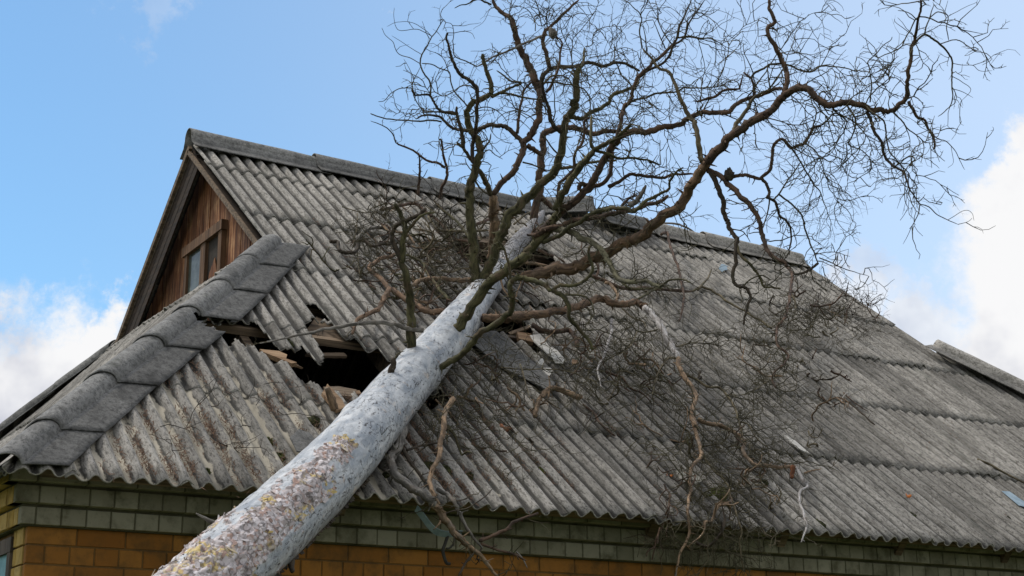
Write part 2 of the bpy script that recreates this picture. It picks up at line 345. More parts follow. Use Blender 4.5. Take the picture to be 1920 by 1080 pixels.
for yy, xx, za, zb in ((.325, .165, -.137, -.118), (.275, .125, -.039, -.019), (.34, .175, -.224, -.216)):
    mo.add(*box8((xx, yy, EZ + za), (LX - 2 * xx, 0, 0), (0, .20, 0), (0, 0, zb - za)), (.2, .5, .5, 1))
    mo.add(*box8((xx, yy + .201, EZ + za), (.2, 0, 0), (0, 2 * W - 2 * yy - .4, 0), (0, 0, zb - za)), (.2, .5, .5, 1))
mo.build('mortar_joint', M_LMORT, house)
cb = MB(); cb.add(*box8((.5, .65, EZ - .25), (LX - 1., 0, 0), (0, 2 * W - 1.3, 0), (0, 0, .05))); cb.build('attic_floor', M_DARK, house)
# turquoise window of the side wall, in its wooden casing
wf = MB()
y0, y1, zt2, zb2 = WY + .25, WY + 1.44, EZ - .325, 1.35
for p0, uy, uz in (((y0, zb2), .06, zt2 - zb2), ((y1 - .095, zb2), .095, zt2 - zb2)):
    wf.add(*box8((WX - .012, p0[0], p0[1]), (.07, 0, 0), (0, uy, 0), (0, 0, uz)), (rng.random(), .5, .5, 1))
wf.add(*box8((WX - .016, y0 - .02, zt2), (.08, 0, 0), (0, y1 - y0 + .04, 0), (0, 0, .075)), (.7, .5, .5, 1))
win = wf.build('side_window', M_WOODG, house)
pn = MB(); pn.add(*box8((WX + .004, y0 + .06, zb2), (.02, 0, 0), (0, y1 - y0 - .155, 0), (0, 0, zt2 - zb2))); pn.build('painted_shutter', M_CYAN, win)

# ---------------------------------------------------------------- roof sheets
def z4(q): return [(340 + x / 3.4286, 540 + y / 3.4286) for x, y in q]
HOLES = [z4([(70, 240), (120, 205), (170, 208), (300, 222), (440, 212), (478, 245), (520, 300), (560, 330), (640, 385), (700, 412), (765, 388), (800, 425), (858, 488), (900, 486), (915, 455), (872, 392), (800, 285), (770, 240),
              (830, 212), (880, 220), (960, 245), (1040, 312), (1095, 330), (1142, 362), (1195, 404), (1260, 398), (1325, 455), (1450, 440), (1560, 430), (1500, 560), (1330, 700), (1110, 695), (920, 680), (850, 640), (800, 612), (740, 560), (690, 508),
              (640, 492), (500, 432), (470, 392), (425, 356), (398, 378), (385, 384), (360, 358), (322, 362), (300, 378), (258, 328), (210, 272), (110, 262)]),
         z4([(798, 98), (850, 125), (905, 170), (962, 238), (900, 216), (868, 206), (828, 150)]),
         z4([(512, 585), (540, 602), (556, 640), (530, 615)]), z4([(590, 660), (612, 690), (640, 740), (605, 705)]),
         [(848, 455), (862, 446), (888, 448), (915, 444), (940, 447), (965, 470), (1000, 468), (1034, 480), (1040, 505), (1012, 512), (985, 515), (960, 520), (930, 505), (905, 500), (880, 492), (862, 480)],
         [(905, 600), (940, 596), (985, 600), (992, 612), (1000, 632), (1018, 655), (1006, 664), (985, 650), (962, 640), (948, 628), (930, 630), (905, 640)],
         [(1266, 845), (1274, 843), (1277, 852), (1268, 850)],
         [(800, 740), (830, 735), (850, 742), (836, 758), (815, 770), (795, 762)]]
HXS = [np.array([xs(*q) for q in h]) for h in HOLES]
def inpoly(pts, poly):
    x, y = pts[:, 0], pts[:, 1]; c = np.zeros(len(pts), bool); j = len(poly) - 1
    for i in range(len(poly)):
        xi, yi = poly[i]; xj, yj = poly[j]
        c ^= ((yi > y) != (yj > y)) & (x < (xj - xi) * (y - yi) / (yj - yi + 1e-12) + xi); j = i
    return c
def sheets(mb, fn, xa, xb, s1, lo, hi, holes=(), seed=1, fine=False):
    """rows of six-wave sheets; lo(s), hi(s) are the clipping limits along x"""
    rg = np.random.default_rng(seed)
    for r in range(0, 7):
        sa = OFF + r * ROW; sb = min(sa + 1.24, s1)
        if sb - sa < .12: continue
        for j in range(int((xa - X0) / P / 5) - 2, int((xb - X0) / P / 5) + 2):
            x0 = X0 + P * (5 * j + 1) - .30 * P; x1 = X0 + P * (5 * j + 6) + .34 * P
            if x1 < min(lo(sa), lo(sb)) or x0 > max(hi(sa), hi(sb)): continue
            near = any(x1 > h[:, 0].min() and x0 < h[:, 0].max() and sb > h[:, 1].min() and sa < h[:, 1].max() for h in holes)
            nx = int((x1 - x0) / (P / (12 if near else 9))); ns = 44 if near else 9
            dy, rot, val = rg.normal() * .007, rg.normal() * .0035, rg.random()
            e0, e1 = .008 + abs(rg.normal()) * .003, abs(rg.normal()) * .002
            lift = 0.; crn = 0.
            if rg.random() < .12: e0 += .008 + .014 * rg.random()
            crn = rg.random() * .024 if rg.random() < .35 and lo(sa) < x0 and lo(sb) < x0 else 0.
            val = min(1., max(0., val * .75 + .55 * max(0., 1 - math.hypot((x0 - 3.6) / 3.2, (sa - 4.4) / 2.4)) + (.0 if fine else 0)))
            chip = rg.random(40) ** 3 * .02
            X, Sg = np.meshgrid(np.linspace(x0, x1, nx + 1), np.linspace(sa, sb, ns + 1), indexing='ij')
            u = (X - x0) / (x1 - x0); vv = (Sg - sa) / (sb - sa)
            Sg = Sg + dy + rot * (u - .5) * 3
            Sg = Sg - np.where(vv < 1e-6, -np.interp(u, np.linspace(0, 1, 40), chip), 0)
            ph = 2 * math.pi * (X - X0) / P; wave = np.cos(ph)
            hh = .020 * wave + e0 * (1 - vv) + e1 * vv + .008 * u + crn * u * (1 - vv) ** 3
            hh += .003 * np.sin(vv * 5 + rg.random() * 6) * rg.random()
            lo_ = np.vectorize(lo)(Sg); hi_ = np.vectorize(hi)(Sg)
            outm = (X < lo_) | (X > hi_); Xc = np.clip(X, lo_, hi_)
            kill = outm[:-1, :-1] & outm[1:, :-1] & outm[:-1, 1:] & outm[1:, 1:]
            if near:
                cen = np.stack([(X[:-1, :-1] + X[1:, 1:]).ravel() / 2, (Sg[:-1, :-1] + Sg[1:, 1:]).ravel() / 2], 1)
                jag = np.array([(mn.noise((a * 26, b * 14, 3.)) * .018, mn.noise((a * 26, b * 14, 9.)) * .035) for a, b in cen])
                for h in holes: kill = kill | inpoly(cen + jag, h).reshape(kill.shape)
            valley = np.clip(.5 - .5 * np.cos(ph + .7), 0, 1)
            # the sheltered lower left corner keeps pale, clean troughs
            pale = np.clip(1.25 - np.hypot((X - 1.35) / 1.5, (Sg - .35) / 1.3), 0, 1) if fine else np.zeros_like(X)
            # the long weathering of the slope
            far = np.clip(.14 + pale * .80, 0, 1)
            vs = [fn(Xc[a, b], Sg[a, b], hh[a, b]) for a in range(nx + 1) for b in range(ns + 1)]
            tcs = [(Xc[a, b] + 3.7 * j, Sg[a, b] * .55 + 1.9 * r, hh[a, b] * 2) for a in range(nx + 1) for b in range(ns + 1)]
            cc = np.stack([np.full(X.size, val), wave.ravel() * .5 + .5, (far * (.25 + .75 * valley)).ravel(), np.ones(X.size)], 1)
            k = ns + 1
            fs = [(a * k + b, (a + 1) * k + b, (a + 1) * k + b + 1, a * k + b + 1) for a in range(nx) for b in range(ns) if not kill[a, b]]
            used = sorted({i for f in fs for i in f}); mp = {i: q for q, i in enumerate(used)}
            if not fs: continue
            mb.add([vs[i] for i in used], [tuple(mp[i] for i in f) for f in fs], cc[used], [tcs[i] for i in used])
def solid(o, th, crisp=0):
    if crisp: o.data.set_sharp_from_angle(angle=math.radians(24))
    md = o.modifiers.new('thickness', 'SOLIDIFY'); md.thickness = th; md.offset = -1
    if o.name.startswith(('roof', 'hip_s')): o.data.materials.append(M_RIM); md.material_offset_rim = 1
    return o
lo_f = lambda s: xhip(s) if s < SG else D
hi_f = lambda s: LX - xhip(s) if s < SG else LX - D
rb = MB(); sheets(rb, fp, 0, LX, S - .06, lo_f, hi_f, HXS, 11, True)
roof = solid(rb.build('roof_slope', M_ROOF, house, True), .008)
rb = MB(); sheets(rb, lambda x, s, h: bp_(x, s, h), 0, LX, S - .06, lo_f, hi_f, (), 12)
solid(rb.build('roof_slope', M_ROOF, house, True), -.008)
# hip ends: plane rising from the side eave to the foot of the gablet
SL = math.hypot(D, H * (1 - G)); NL = np.array([-H * (1 - G), 0, D]) / SL
def lp(u, s, h): return np.array([D * s / SL, u, EZ + H * (1 - G) * s / SL]) + NL * (h - .012 - .10 * math.sin(math.pi * min(max(s / SL, 0), 1)))
def rp(u, s, h): q = lp(u, s, h); return np.array([LX - q[0], q[1], q[2]])
loh = lambda s: W * (1 - G) * s / SL; hih = lambda s: 2 * W - W * (1 - G) * s / SL
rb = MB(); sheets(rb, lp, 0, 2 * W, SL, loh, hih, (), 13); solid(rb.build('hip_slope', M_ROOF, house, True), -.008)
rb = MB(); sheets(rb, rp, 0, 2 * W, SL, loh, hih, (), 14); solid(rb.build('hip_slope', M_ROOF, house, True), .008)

# ---------------------------------------------------------------- hip and ridge caps
def cap_mesh(mb, sect, p0, p1, lift0, lift1, up, skew, ends=(1., 1.), n=14, wob=.004):
    """a cap: sect = list of (vector in the section plane, signed distance along the flange)"""
    p0, p1 = np.asarray(p0, float), np.asarray(p1, float); tl = np.linalg.norm(p1 - p0); td = (p1 - p0) / tl; rows = []; val = rng.random(); ph = rng.random() * 9
    for i in range(n + 1):
        u = i / n; base = p0 + td * tl * u + up * (lift0 * (1 - u) + lift1 * u); k = ends[0] * (1 - u) + ends[1] * u
        rows.append([base + q * k + td * (skew * d) + up * wob * mn.noise((u * 4 + ph, d * 9, val * 9)) for q, d in sect])
    vs = [q for r in rows for q in r]; m_ = len(sect)
    tcs = [(u * tl + ph, dd * 1. + ph, .3 * j) for u in np.linspace(0, 1, n + 1) for j, (q, dd) in enumerate([(0, d) for _, d in sect])]
    tcs = [(i / n * tl + ph, sect[j][1] + ph, ph) for i in range(n + 1) for j in range(m_)]
    mb.add(vs, [(i * m_ + j, i * m_ + j + 1, (i + 1) * m_ + j + 1, (i + 1) * m_ + j) for i in range(n) for j in range(m_ - 1)], np.array([((.45 * val + (.95 if abs(sect[j][1]) < .078 else -.05)), .6, .12, 1) for i in range(n + 1) for j in range(m_)]))
def section(a, na, b, nb, up, wa, wb, r, c):
    """flange wa along a, half roll of radius r, flange wb along b"""
    sd_ = (a - b) - up * ((a - b) @ up); sd_ /= np.linalg.norm(sd_); out = []
    for d in np.linspace(wa, r * 1.35, 6): out.append((a * d + na * .037, d))
    for th in np.linspace(-.12, math.pi + .12, 17): out.append((up * (c + r * math.sin(th)) + sd_ * r * math.cos(th), r * math.cos(th)))
    for d in np.linspace(r * 1.35, wb, 4): out.append((b * d + nb * .034, -d))
    return out
P0h, P1h = fp(0, 0), fp(D, SG); th_ = (P1h - P0h) / np.linalg.norm(P1h - P0h); HL = np.linalg.norm(P1h - P0h)
a_ = np.cross(th_, NF); a_ *= np.sign(a_[0]); b2_ = np.cross(th_, NL); b2_ *= np.sign(b2_ @ (lp(3, .1, 0) - lp(0, .1, 0)))
uph = NF + NL; uph /= np.linalg.norm(uph)
sec = section(a_, NF, b2_, NL, uph, .245, .2, .074, .004)
J = [-.06, .40, 1.15, 1.85, 2.49, 3.15, 3.83, 4.46]
def mirror_y(q): return (q[0], 2 * W - q[1], q[2])
def mirror_x(q): return (LX - q[0], q[1], q[2])
for i in range(len(J) - 1):
    mb = MB(); wid = (1., 1.02, 1.06, 1.12, 1.16, 1.16, 1.10)[i]; sag = a_ * (.0, .0, .01, .035, .055, .06, .05, .045)[i]; sag1 = a_ * (.0, .0, .01, .035, .055, .06, .05, .045)[i + 1]
    cap_mesh(mb, sec, P0h + sag + th_ * J[i], P0h + sag1 + th_ * min(J[i + 1] + .14, 4.50), .012, .0, uph, .8, (wid * 1.015, wid * .985))
    if i == 3:   # broken corner over the hole
        pc = np.array([xs(384, 617), xs(363, 607), xs(430, 600), xs(408, 640)])
        f2 = []
        for f in mb.f:
            c_ = np.mean([mb.v[k] for k in f], 0); x_, s_ = c_[0], (c_[1] * W + (c_[2] - EZ) * H) / S
            if not inpoly(np.array([[x_ + .01 * mn.noise((x_ * 30, s_ * 30, 0)), s_]]), np.array([xs(358, 606), xs(435, 590), xs(430, 640), xs(385, 622)]))[0]: f2.append(f)
        mb.f = f2
    solid(mb.build('hip_cap', M_CAP, house, True), -.0065, 1)
    m2 = MB(); m2.add([mirror_y(q) for q in mb.v], [f[::-1] for f in mb.f], np.array(mb.c), mb.tc); solid(m2.build('hip_cap', M_CAP, house, True), -.0065, 1)
# right hip: one loose cap below the gablet, another below it
for k, (l0, l1, lf) in enumerate(((3.35, 4.50, .07), (2.15, 3.42, .03))):
    mb = MB(); cap_mesh(mb, sec, P0h + th_ * l0, P0h + th_ * l1, .05, lf, uph, .2, (1.15, 1.15), 14)
    m2 = MB(); m2.add([mirror_x(q) for q in mb.v], [f[::-1] for f in mb.f], np.array(mb.c), mb.tc); solid(m2.build('hip_cap', M_ROOF, house, True), -.0065, 1)
nB = NF * np.array([1, -1, 1]); upz = np.array([0, 0, 1.]); ar = np.array([0, -W, -H]) / S; br_ = ar * np.array([1, -1, 1])
sec = section(ar, NF, br_, nB, upz, .21, .2, .072, .040)
RC = [(2.43, 3.72), (3.62, 4.93), (4.82, 5.93), (7.42, 8.22), (8.12, 9.06), (8.96, 9.50)]
for i, (xa, xb) in enumerate(RC):
    mb = MB(); cap_mesh(mb, sec, (xb, W, EZ + H), (xa, W, EZ + H), .0, .022, upz, .0, (.96, 1.05), 16)
    solid(mb.build('ridge_cap', M_CAP if i < 3 else M_ROOF, house, True), -.0065, 1)
# broken pieces of ridge cap beside the gap
def prism(mb, poly, th, col=(.5, .5, .3, 1), fan=False):
    """thick plate through 3-D outline points"""
    q = [np.asarray(p_, float) for p_ in poly]; n_ = np.zeros(3)
    for i in range(len(q)): n_ += np.cross(q[i], q[(i + 1) % len(q)])
    n_ /= np.linalg.norm(n_); m_ = len(q)
    mb.add(q + [p_ - n_ * th for p_ in q], [tuple(range(m_)), tuple(range(2 * m_ - 1, m_ - 1, -1))] + [((i + 1) % m_, i, i + m_, (i + 1) % m_ + m_) for i in range(m_)], col)
# ---------------------------------------------------------------- gablet
GX = D + .14
def ztop(y, c): return EZ + H - abs(y - W) * H / W - c
gbm = MB(); y = W - W * G - .02; zb = EZ + H * (1 - G) - .06
while y < W + W * G:
    wd = .095 + .05 * rng.random(); y1 = min(y + wd, W + W * G); xo = GX + rng.random() * .012
    if y < W < y1: y1 = W
    q = []
    for yy in (y + .0015, y1 - .0015):
        for zz in (zb, max(ztop(yy, .12), zb + .002)):
            for xx in (xo, xo + .025): q.append((xx, yy, zz))
    gbm.add(q, [(0, 1, 3, 2), (4, 6, 7, 5), (0, 4, 5, 1), (2, 3, 7, 6), (0, 2, 6, 4), (1, 5, 7, 3)], (rng.random(), .5, .5, 1)); y = y1
gable = gbm.build('gable_wall', M_GABLE, house)
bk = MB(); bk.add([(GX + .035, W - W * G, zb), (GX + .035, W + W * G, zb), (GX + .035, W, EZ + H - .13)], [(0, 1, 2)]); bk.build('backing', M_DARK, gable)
gm = MB(); gm.add([(LX - GX, W - W * G, zb), (LX - GX, W + W * G, zb), (LX - GX, W, EZ + H - .1)], [(0, 2, 1)]); gm.build('gable_wall', M_GABLE, house)
# bargeboards: thin edge strip under the front sheets, deep weathered boards under the back slope
dF = fp(0, 1) - fp(0, 0); dB = np.array([0, W, -H]) / S
vb = MB(); L_ = S * G
vb.add(*box8(fp(D - .030, SG - .04, -.075), dF * (L_ + .0), (.024, 0, 0), NF * .036), (.55, .5, .5, 1), None); vb.build('bargeboard', M_WOODX, house)
ap = np.array([D - .03, W, EZ + H])
vb = MB(); vb.add(*box8(ap - nB * .07, dB * (L_ + .05), (.03, 0, 0), nB * .05), (.5, .5, .5, 1)); vb.build('bargeboard', M_WOODX, house)
vb = MB()
for k in range(3):
    vb.add(*box8(ap + np.array([.035 + .002 * k, 0, 0]) - nB * (.155 + .085 * k) , dB * (L_ + .05), (.012, 0, 0), nB * .082), (rng.random() * .4, .5, .5, 1))
vb.build('verge_board', M_VERGE, house)
vb = MB(); vb.add(*box8(fp(D + .0, SG, -.10), dF * L_, (.14, 0, 0), NF * .02), (.3, .5, .5, 1)); vb.build('soffit_board', M_VERGE, house)
# gablet window
wx = GX - .035; wyl, wyr, wzt, wzb = 5.06, 4.19, EZ + 2.835, EZ + 2.0
wm = MB()
wm.add(*box8((wx - .012, wyr - .02, wzt - .02), (.06, 0, 0), (0, wyl - wyr + .08, 0), (0, 0, .085)), (.9, .5, .5, 1))
for yy, ww in ((wyr, .075), (wyl - .05, .055), ((wyl + wyr) / 2 - .06, .11)):
    wm.add(*box8((wx, yy, wzb), (.05, 0, 0), (0, ww, 0), (0, 0, wzt - wzb - .022)), (.55 + .4 * rng.random(), .5, .5, 1))
gw = wm.build('gable_window', M_FRAME, house)
pn = MB(); pn.add(*box8((wx + .022, (wyl + wyr) / 2 + .05, wzb), (.004, 0, 0), (0, wyl - .05 - (wyl + wyr) / 2 - .05, 0), (0, 0, wzt - wzb - .022))); pn.build('pane', M_GLASS, gw)
vd = MB(); vd.add(*box8((wx + .0305, wyr + .075, wzb), (.003, 0, 0), (0, (wyl - wyr) / 2 - .135, 0), (0, 0, wzt - wzb - .022))); vd.build('dark_void_panel', M_DARK, gw)  # dark panel painting the unlit void; the wall behind stays closed
lb = MB(); prism(lb, [(wx + .016, wyr + .10, wzb), (wx + .018, wyr + .34, wzb), (wx + .024, wyr + .30, wzb + .5), (wx + .022, wyr + .17, wzb + .62), (wx + .02, wyr + .09, wzb + .42)], .008, (.5, .5, .5, 1)); lb.build('loose_board', M_GABLE, gw)

# ---------------------------------------------------------------- timbers inside the roof
def timber(name, p0, ux, uy, uz, m=M_WOODX, parent=house):
    b_ = MB(); b_.add(*box8(p0, ux, uy, uz), (rng.random(), .5, .5, 1)); return b_.build(name, m, parent)
xr0 = xs(482, 645)[0]
for x in (xr0, xr0 + 1.05, xr0 + 2.1, xr0 + 3.15, xr0 + 4.2, xr0 + 5.25, xr0 + 6.3):
    s0 = .15 if abs(x - xr0 - 1.05) > .1 else 1.95
    timber('rafter', fp(x, s0, -.22), (.06, 0, 0), dF * ((S - .1 if x > D + .2 else x * SG / D - .2) - s0), NF * .13)
for x in (xr0, xr0 + 1.05, xr0 + 2.1, xr0 + 3.15, xr0 + 4.2, xr0 + 5.25, xr0 + 6.3):
    q = fp(x, .15, -.22); d2 = dF * np.array([1, -1, 1]); timber('rafter', bp_(x, .15, -.22), (.06, 0, 0), d2 * ((S - .25) if x > D + .2 else x * SG / D - .35), nB * .13)
sbat = xs(430, 600)[1]
for i, s_ in enumerate((.10, .62, sbat - .84, sbat - .42, sbat, sbat + .52, sbat + 1.04, sbat + 1.56, sbat + 2.08, sbat + 2.6, sbat + 3.12, sbat + 3.7)):
    if i in (2, 3):      # snapped where the trunk fell
        for xa, xb in ((max(xhip(s_) + .05, .1), 1.55 if i == 2 else 1.42), (3.15, LX - max(xhip(s_), .1) - .1)):
            timber('batten', fp(xa, s_ - .02, -.085), (xb - xa, 0, 0), dF * .045, NF * .05)
    else:
        timber('batten', fp(xhip(s_) + .12, s_ - .02, -.085), (LX - 2 * xhip(s_) - .24, 0, 0), dF * .045, NF * .05)
def roofpoly(q, h): return [onroof(x, y, h)[0] for x, y in q]
b_ = MB(); prism(b_, roofpoly(z4([(790, 300), (860, 205), (1010, 250), (1150, 372), (1130, 388)]), -.07), .025, (.6, .5, .5, 1)); b_.build('roof_board', M_WOODX, house)
b_ = MB(); prism(b_, roofpoly(z4([(496, 420), (620, 432), (672, 455), (665, 480), (735, 505), (700, 512), (600, 470), (520, 440)]), -.03), .03, (.6, .5, .5, 1)); b_.build('splintered_board', M_SPLINT, house)
b_ = MB(); prism(b_, roofpoly(z4([(900, 672), (1000, 668), (1115, 690), (1090, 735), (960, 720)]), -.02), .04, (.6, .5, .5, 1)); b_.build('splintered_board', M_WOODX, house)
b_ = MB(); prism(b_, roofpoly([(967, 628), (994, 632), (998, 648), (970, 641)], -.04), .03, (.8, .5, .5, 1)); b_.build('splintered_board', M_SPLINT, house)
b_ = MB(); prism(b_, roofpoly([(862, 447), (930, 450), (985, 470), (982, 478), (925, 462), (860, 456)], -.03), .03, (.4, .5, .5, 1)); b_.build('roof_board', M_WOODX, house)
# gutter bracket and bent iron hook below the eave
def epts(q, y): return [eavehit(x, yy, y)[0] for x, yy in q]
T16 = lambda q: [(720 + x / 4.8, 855 + y / 4.8) for x, y in q]
gt = MB(); c_ = crom(epts(T16([(290, 470), (350, 545), (410, 625), (470, 680), (560, 705), (700, 700)]), -.02), 5)
vsg = []
for i, q in enumerate(c_): vsg += [q + np.array([0, -.012, .015]), q + np.array([0, .02, -.013])]
gt.add(vsg, [(2 * i, 2 * i + 1, 2 * i + 3, 2 * i + 2) for i in range(len(c_) - 1)]); gut = solid(gt.build('gutter_strap', M_BLUE, house), .003)
hk = MB(); tube(hk, crom(epts(T16([(575, 715), (550, 790), (530, 850), (545, 920), (565, 965), (595, 972)]), .0), 4), [.009] * 21, 6)
tube(hk, crom(epts(T16([(640, 715), (625, 790), (590, 828), (560, 832)]), .0), 4), [.006] * 13, 6); hk.build('gutter_hook', M_IRON, house)

# splintered ends of battens and sarking around the large hole
for i, (x, y, dx, dy, l_, h) in enumerate(((520, 668, 1, .3, .22, -.06), (648, 664, -.9, -.25, .3, -.09), (440, 625, 1, .35, .3, -.1), (676, 735, -1, .1, .26, -.02), (905, 470, 1, .25, .35, -.03), (980, 490, -1, -.2, .3, -.02), (940, 500, .9, -.3, .3, .01), (885, 465, 1, .1, .3, -.05), (955, 625, 1, .2, .22, -.05))):
    p0 = roofhit(x, y, h)[0]; d = np.array([dx, 0, 0]) + dF * dy * .5 + NF * rng.normal() * .25; d /= np.linalg.norm(d); sd2 = np.cross(d, NF); wd_ = rng.uniform(.012, .030); th2 = rng.uniform(.008, .02); b_ = MB()
    q = [p0 - sd2 * wd_, p0 + sd2 * wd_, p0 + d * l_ * .7 + sd2 * wd_ * .9, p0 + d * l_ + sd2 * wd_ * .2, p0 + d * l_ * .8 - sd2 * wd_ * .1, p0 + d * l_ * .9 - sd2 * wd_ * .7, p0 + d * l_ * .6 - sd2 * wd_ * .8]
    prism(b_, q, th2, (rng.random(), .5, .5, 1)); b_.build('broken_batten', M_SPLINT if i % 3 == 0 else M_WOODX, house)
# ================================================================== the fallen tree
TREE = tag(empty('fallen_tree', (0, 0, 0)), 'dead fallen tree with pale bare trunk and tangled leafless crown lying across the roof', 'tree')
TR = [(300, 1170, 152), (454, 1037, 146), (575, 926, 134), (650, 850, 119), (735, 750, 100), (812, 664, 84), (858, 608, 74), (902, 551, 55), (940, 503, 41), (965, 463, 33), (987, 437, 28), (1008, 414, 19), (1018, 398, 9)]
tp = []
for x, y, w_ in TR:
    r = 0.
    for _ in range(4): q, tt = roofhit(x, y, r * .8 + .02); r = w_ / 2 * tt / F
    tp.append((*q, r, x, y, tt))
tp = np.array(tp)
back = tp[0, :3] - tp[1, :3]; back /= np.linalg.norm(back); k = (tp[0, 2] - .1) / -back[2]
TREE.location = tuple(tp[0, :3] + back * k) ; TREE.location.z = 0
ext = [np.r_[tp[0, :3] + back * d, tp[0, 3] * (1 + .05 * d), 0, 0, 0] for d in (k, k * .5)]
cl = crom(np.vstack([ext, tp]), 26)
ctr, rad = cl[:, :3], cl[:, 3]; NA = 150
SEG = np.linalg.norm(np.diff(ctr, axis=0), axis=1); AL = np.r_[0, np.cumsum(SEG)]
# even resampling along the axis
nn = int(AL[-1] / .011); al = np.linspace(0, AL[-1], nn); ctr = np.stack([np.interp(al, AL, ctr[:, i]) for i in range(3)], 1); rad = np.interp(al, AL, rad)
tg = np.gradient(ctr, axis=0); tg /= np.linalg.norm(tg, axis=1)[:, None]
KNOT = [(640, 755, .03), (816, 716, .022), (772, 668, .03), (838, 632, .025), (760, 570, .02), (735, 708, .02), (703, 770, .022), (560, 930, .018), (590, 935, .018), (470, 930, .02), (455, 1010, .015), (650, 870, .014), (880, 560, .015)]
kp = []
for x, y, a in KNOT:
    v = ray(x, y); v = v / np.linalg.norm(v); best = None
    for i in range(0, nn, 3):
        tt = (ctr[i] - CAM) @ v; d = np.linalg.norm(CAM + v * tt - ctr[i])
        if best is None or d < best[0]: best = (d, i, tt)
    d, i, tt = best; off = math.sqrt(max(rad[i] ** 2 - d * d, 0)); kp.append((*(CAM + v * (tt - off)), a))
kp = np.array(kp)
lowA = None
vs = []; fs = []; cc = []; tcs = []; ang = np.arange(NA) * 2 * math.pi / NA
i_bot = int(np.argmin(np.abs([((c - CAM) @ RM[:, 1]) / -((c - CAM) @ RM[:, 2]) * -F + 540 - 1075 if ((c - CAM) @ RM[:, 2]) < 0 else 1e9 for c in ctr])))
a_bot = al[i_bot]
for i in range(nn):
    vd = ctr[i] - CAM; vd /= np.linalg.norm(vd); sd_ = np.cross(vd, tg[i]); sd_ /= np.linalg.norm(sd_)
    fr = np.cross(sd_, tg[i]); fr = fr if fr @ vd < 0 else -fr
    if sd_ @ RM[:, 0] < 0: sd_ = -sd_
    da = al[i] - a_bot                                        # metres above the frame's lower edge
    for q in ang:
        o = math.cos(q) * fr + math.sin(q) * sd_; cxs = math.sin(q); c3 = (al[i], o[0] * rad[i] + 5, o[1] * rad[i] + o[2] * rad[i])
        p3 = (al[i] * 3., math.cos(q) * rad[i] * 9, math.sin(q) * rad[i] * 9)
        n1 = mn.fractal(p3, 1., 2., 4); big = mn.noise((al[i] * 2.2, math.cos(q) * .9, math.sin(q) * .9))
        hw = .78 - da * .40; cen = -.16 - da * .03
        m = hw - abs(cxs - cen) if math.cos(q) > -.5 else .2 - da
        if da > 1.45: m = -1 + (.75 if mn.noise((al[i] * 6, q * 1.5, 4)) > .55 and da < 2.2 else 0)
        m = m * 1.5 + .75 * mn.fractal((al[i] * 5, math.cos(q) * rad[i] * 15, math.sin(q) * rad[i] * 15), 1., 2., 5)
        bark = 1 / (1 + math.exp(-max(-30, min(30, m * 9))))
        disp = rad[i] * (.05 * big + .022 * n1)
        if bark > .05:
            cell = mn.cell((al[i] * 22, math.cos(q) * rad[i] * 26 + 50, math.sin(q) * rad[i] * 26))
            disp += bark * (.006 + .009 * cell + .006 * mn.noise((al[i] * 45, math.cos(q) * rad[i] * 60, math.sin(q) * rad[i] * 60)))
        p_ = ctr[i] + o * (rad[i] + disp)
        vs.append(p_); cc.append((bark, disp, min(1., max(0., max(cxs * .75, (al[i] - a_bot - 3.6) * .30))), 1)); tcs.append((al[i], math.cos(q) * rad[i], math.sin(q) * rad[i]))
V = np.array(vs)
for k_ in kp:
    d = np.linalg.norm(V - k_[:3], axis=1); near = d < .22
    cidx = np.repeat(np.arange(nn), NA)[near]; dirs = V[near] - ctr[cidx]; dirs /= np.linalg.norm(dirs, axis=1)[:, None]
    V[near] += dirs * (k_[3] * .45 * np.exp(-(d[near] / .075) ** 2))[:, None]
fs = [(i * NA + j, i * NA + (j + 1) % NA, (i + 1) * NA + (j + 1) % NA, (i + 1) * NA + j) for i in range(nn - 1) for j in range(NA)]
fs += [tuple(range(NA))[::-1], tuple((nn - 1) * NA + j for j in range(NA))]
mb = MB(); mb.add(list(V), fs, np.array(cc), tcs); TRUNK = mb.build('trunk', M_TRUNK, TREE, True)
# curling flakes of bark on the scaly patch and along the torn edges
fk = MB(); bkm = np.array(cc)[:, 0].reshape(nn, NA); Vg = V.reshape(nn, NA, 3)
cand = np.argwhere((bkm > .35) & (np.arange(nn)[:, None] > i_bot - 30)); rng.shuffle(cand)
for i, j in cand[:420]:
    if i >= nn - 1: continue
    p_ = Vg[i, j]; o = p_ - ctr[i]; o /= np.linalg.norm(o); a = tg[i] * math.cos(1.1 * rng.normal()) + np.cross(tg[i], o) * rng.normal() * .6; a /= np.linalg.norm(a); b_ = np.cross(o, a)
    sa, sb_ = (rng.uniform(.18, 1.) ** 3) * .026 + .003, (rng.uniform(.2, 1.) ** 3) * .013 + .002; lift = rng.uniform(.001, .012)
    pts = [p_ + a * sa * c_ + b_ * sb_ * d_ + o * (.002 + lift * (.5 + .5 * c_) ** 2 + rng.normal() * .0015) for c_, d_ in ((-1, -.6), (-.2, -1), (.8, -.7), (1, .3), (.3, .9), (-.7, .8))]
    r1 = rng.random(); fk.add(pts, [(0, 1, 2, 3, 4, 5)], (.9, r1, 0, 1), [np.array(tcs[i * NA + j]) + rng.normal(size=3) * .012] * 6)
solid(fk.build('bark_flakes', M_TRUNK, TRUNK), .002)['kind'] = 'stuff'

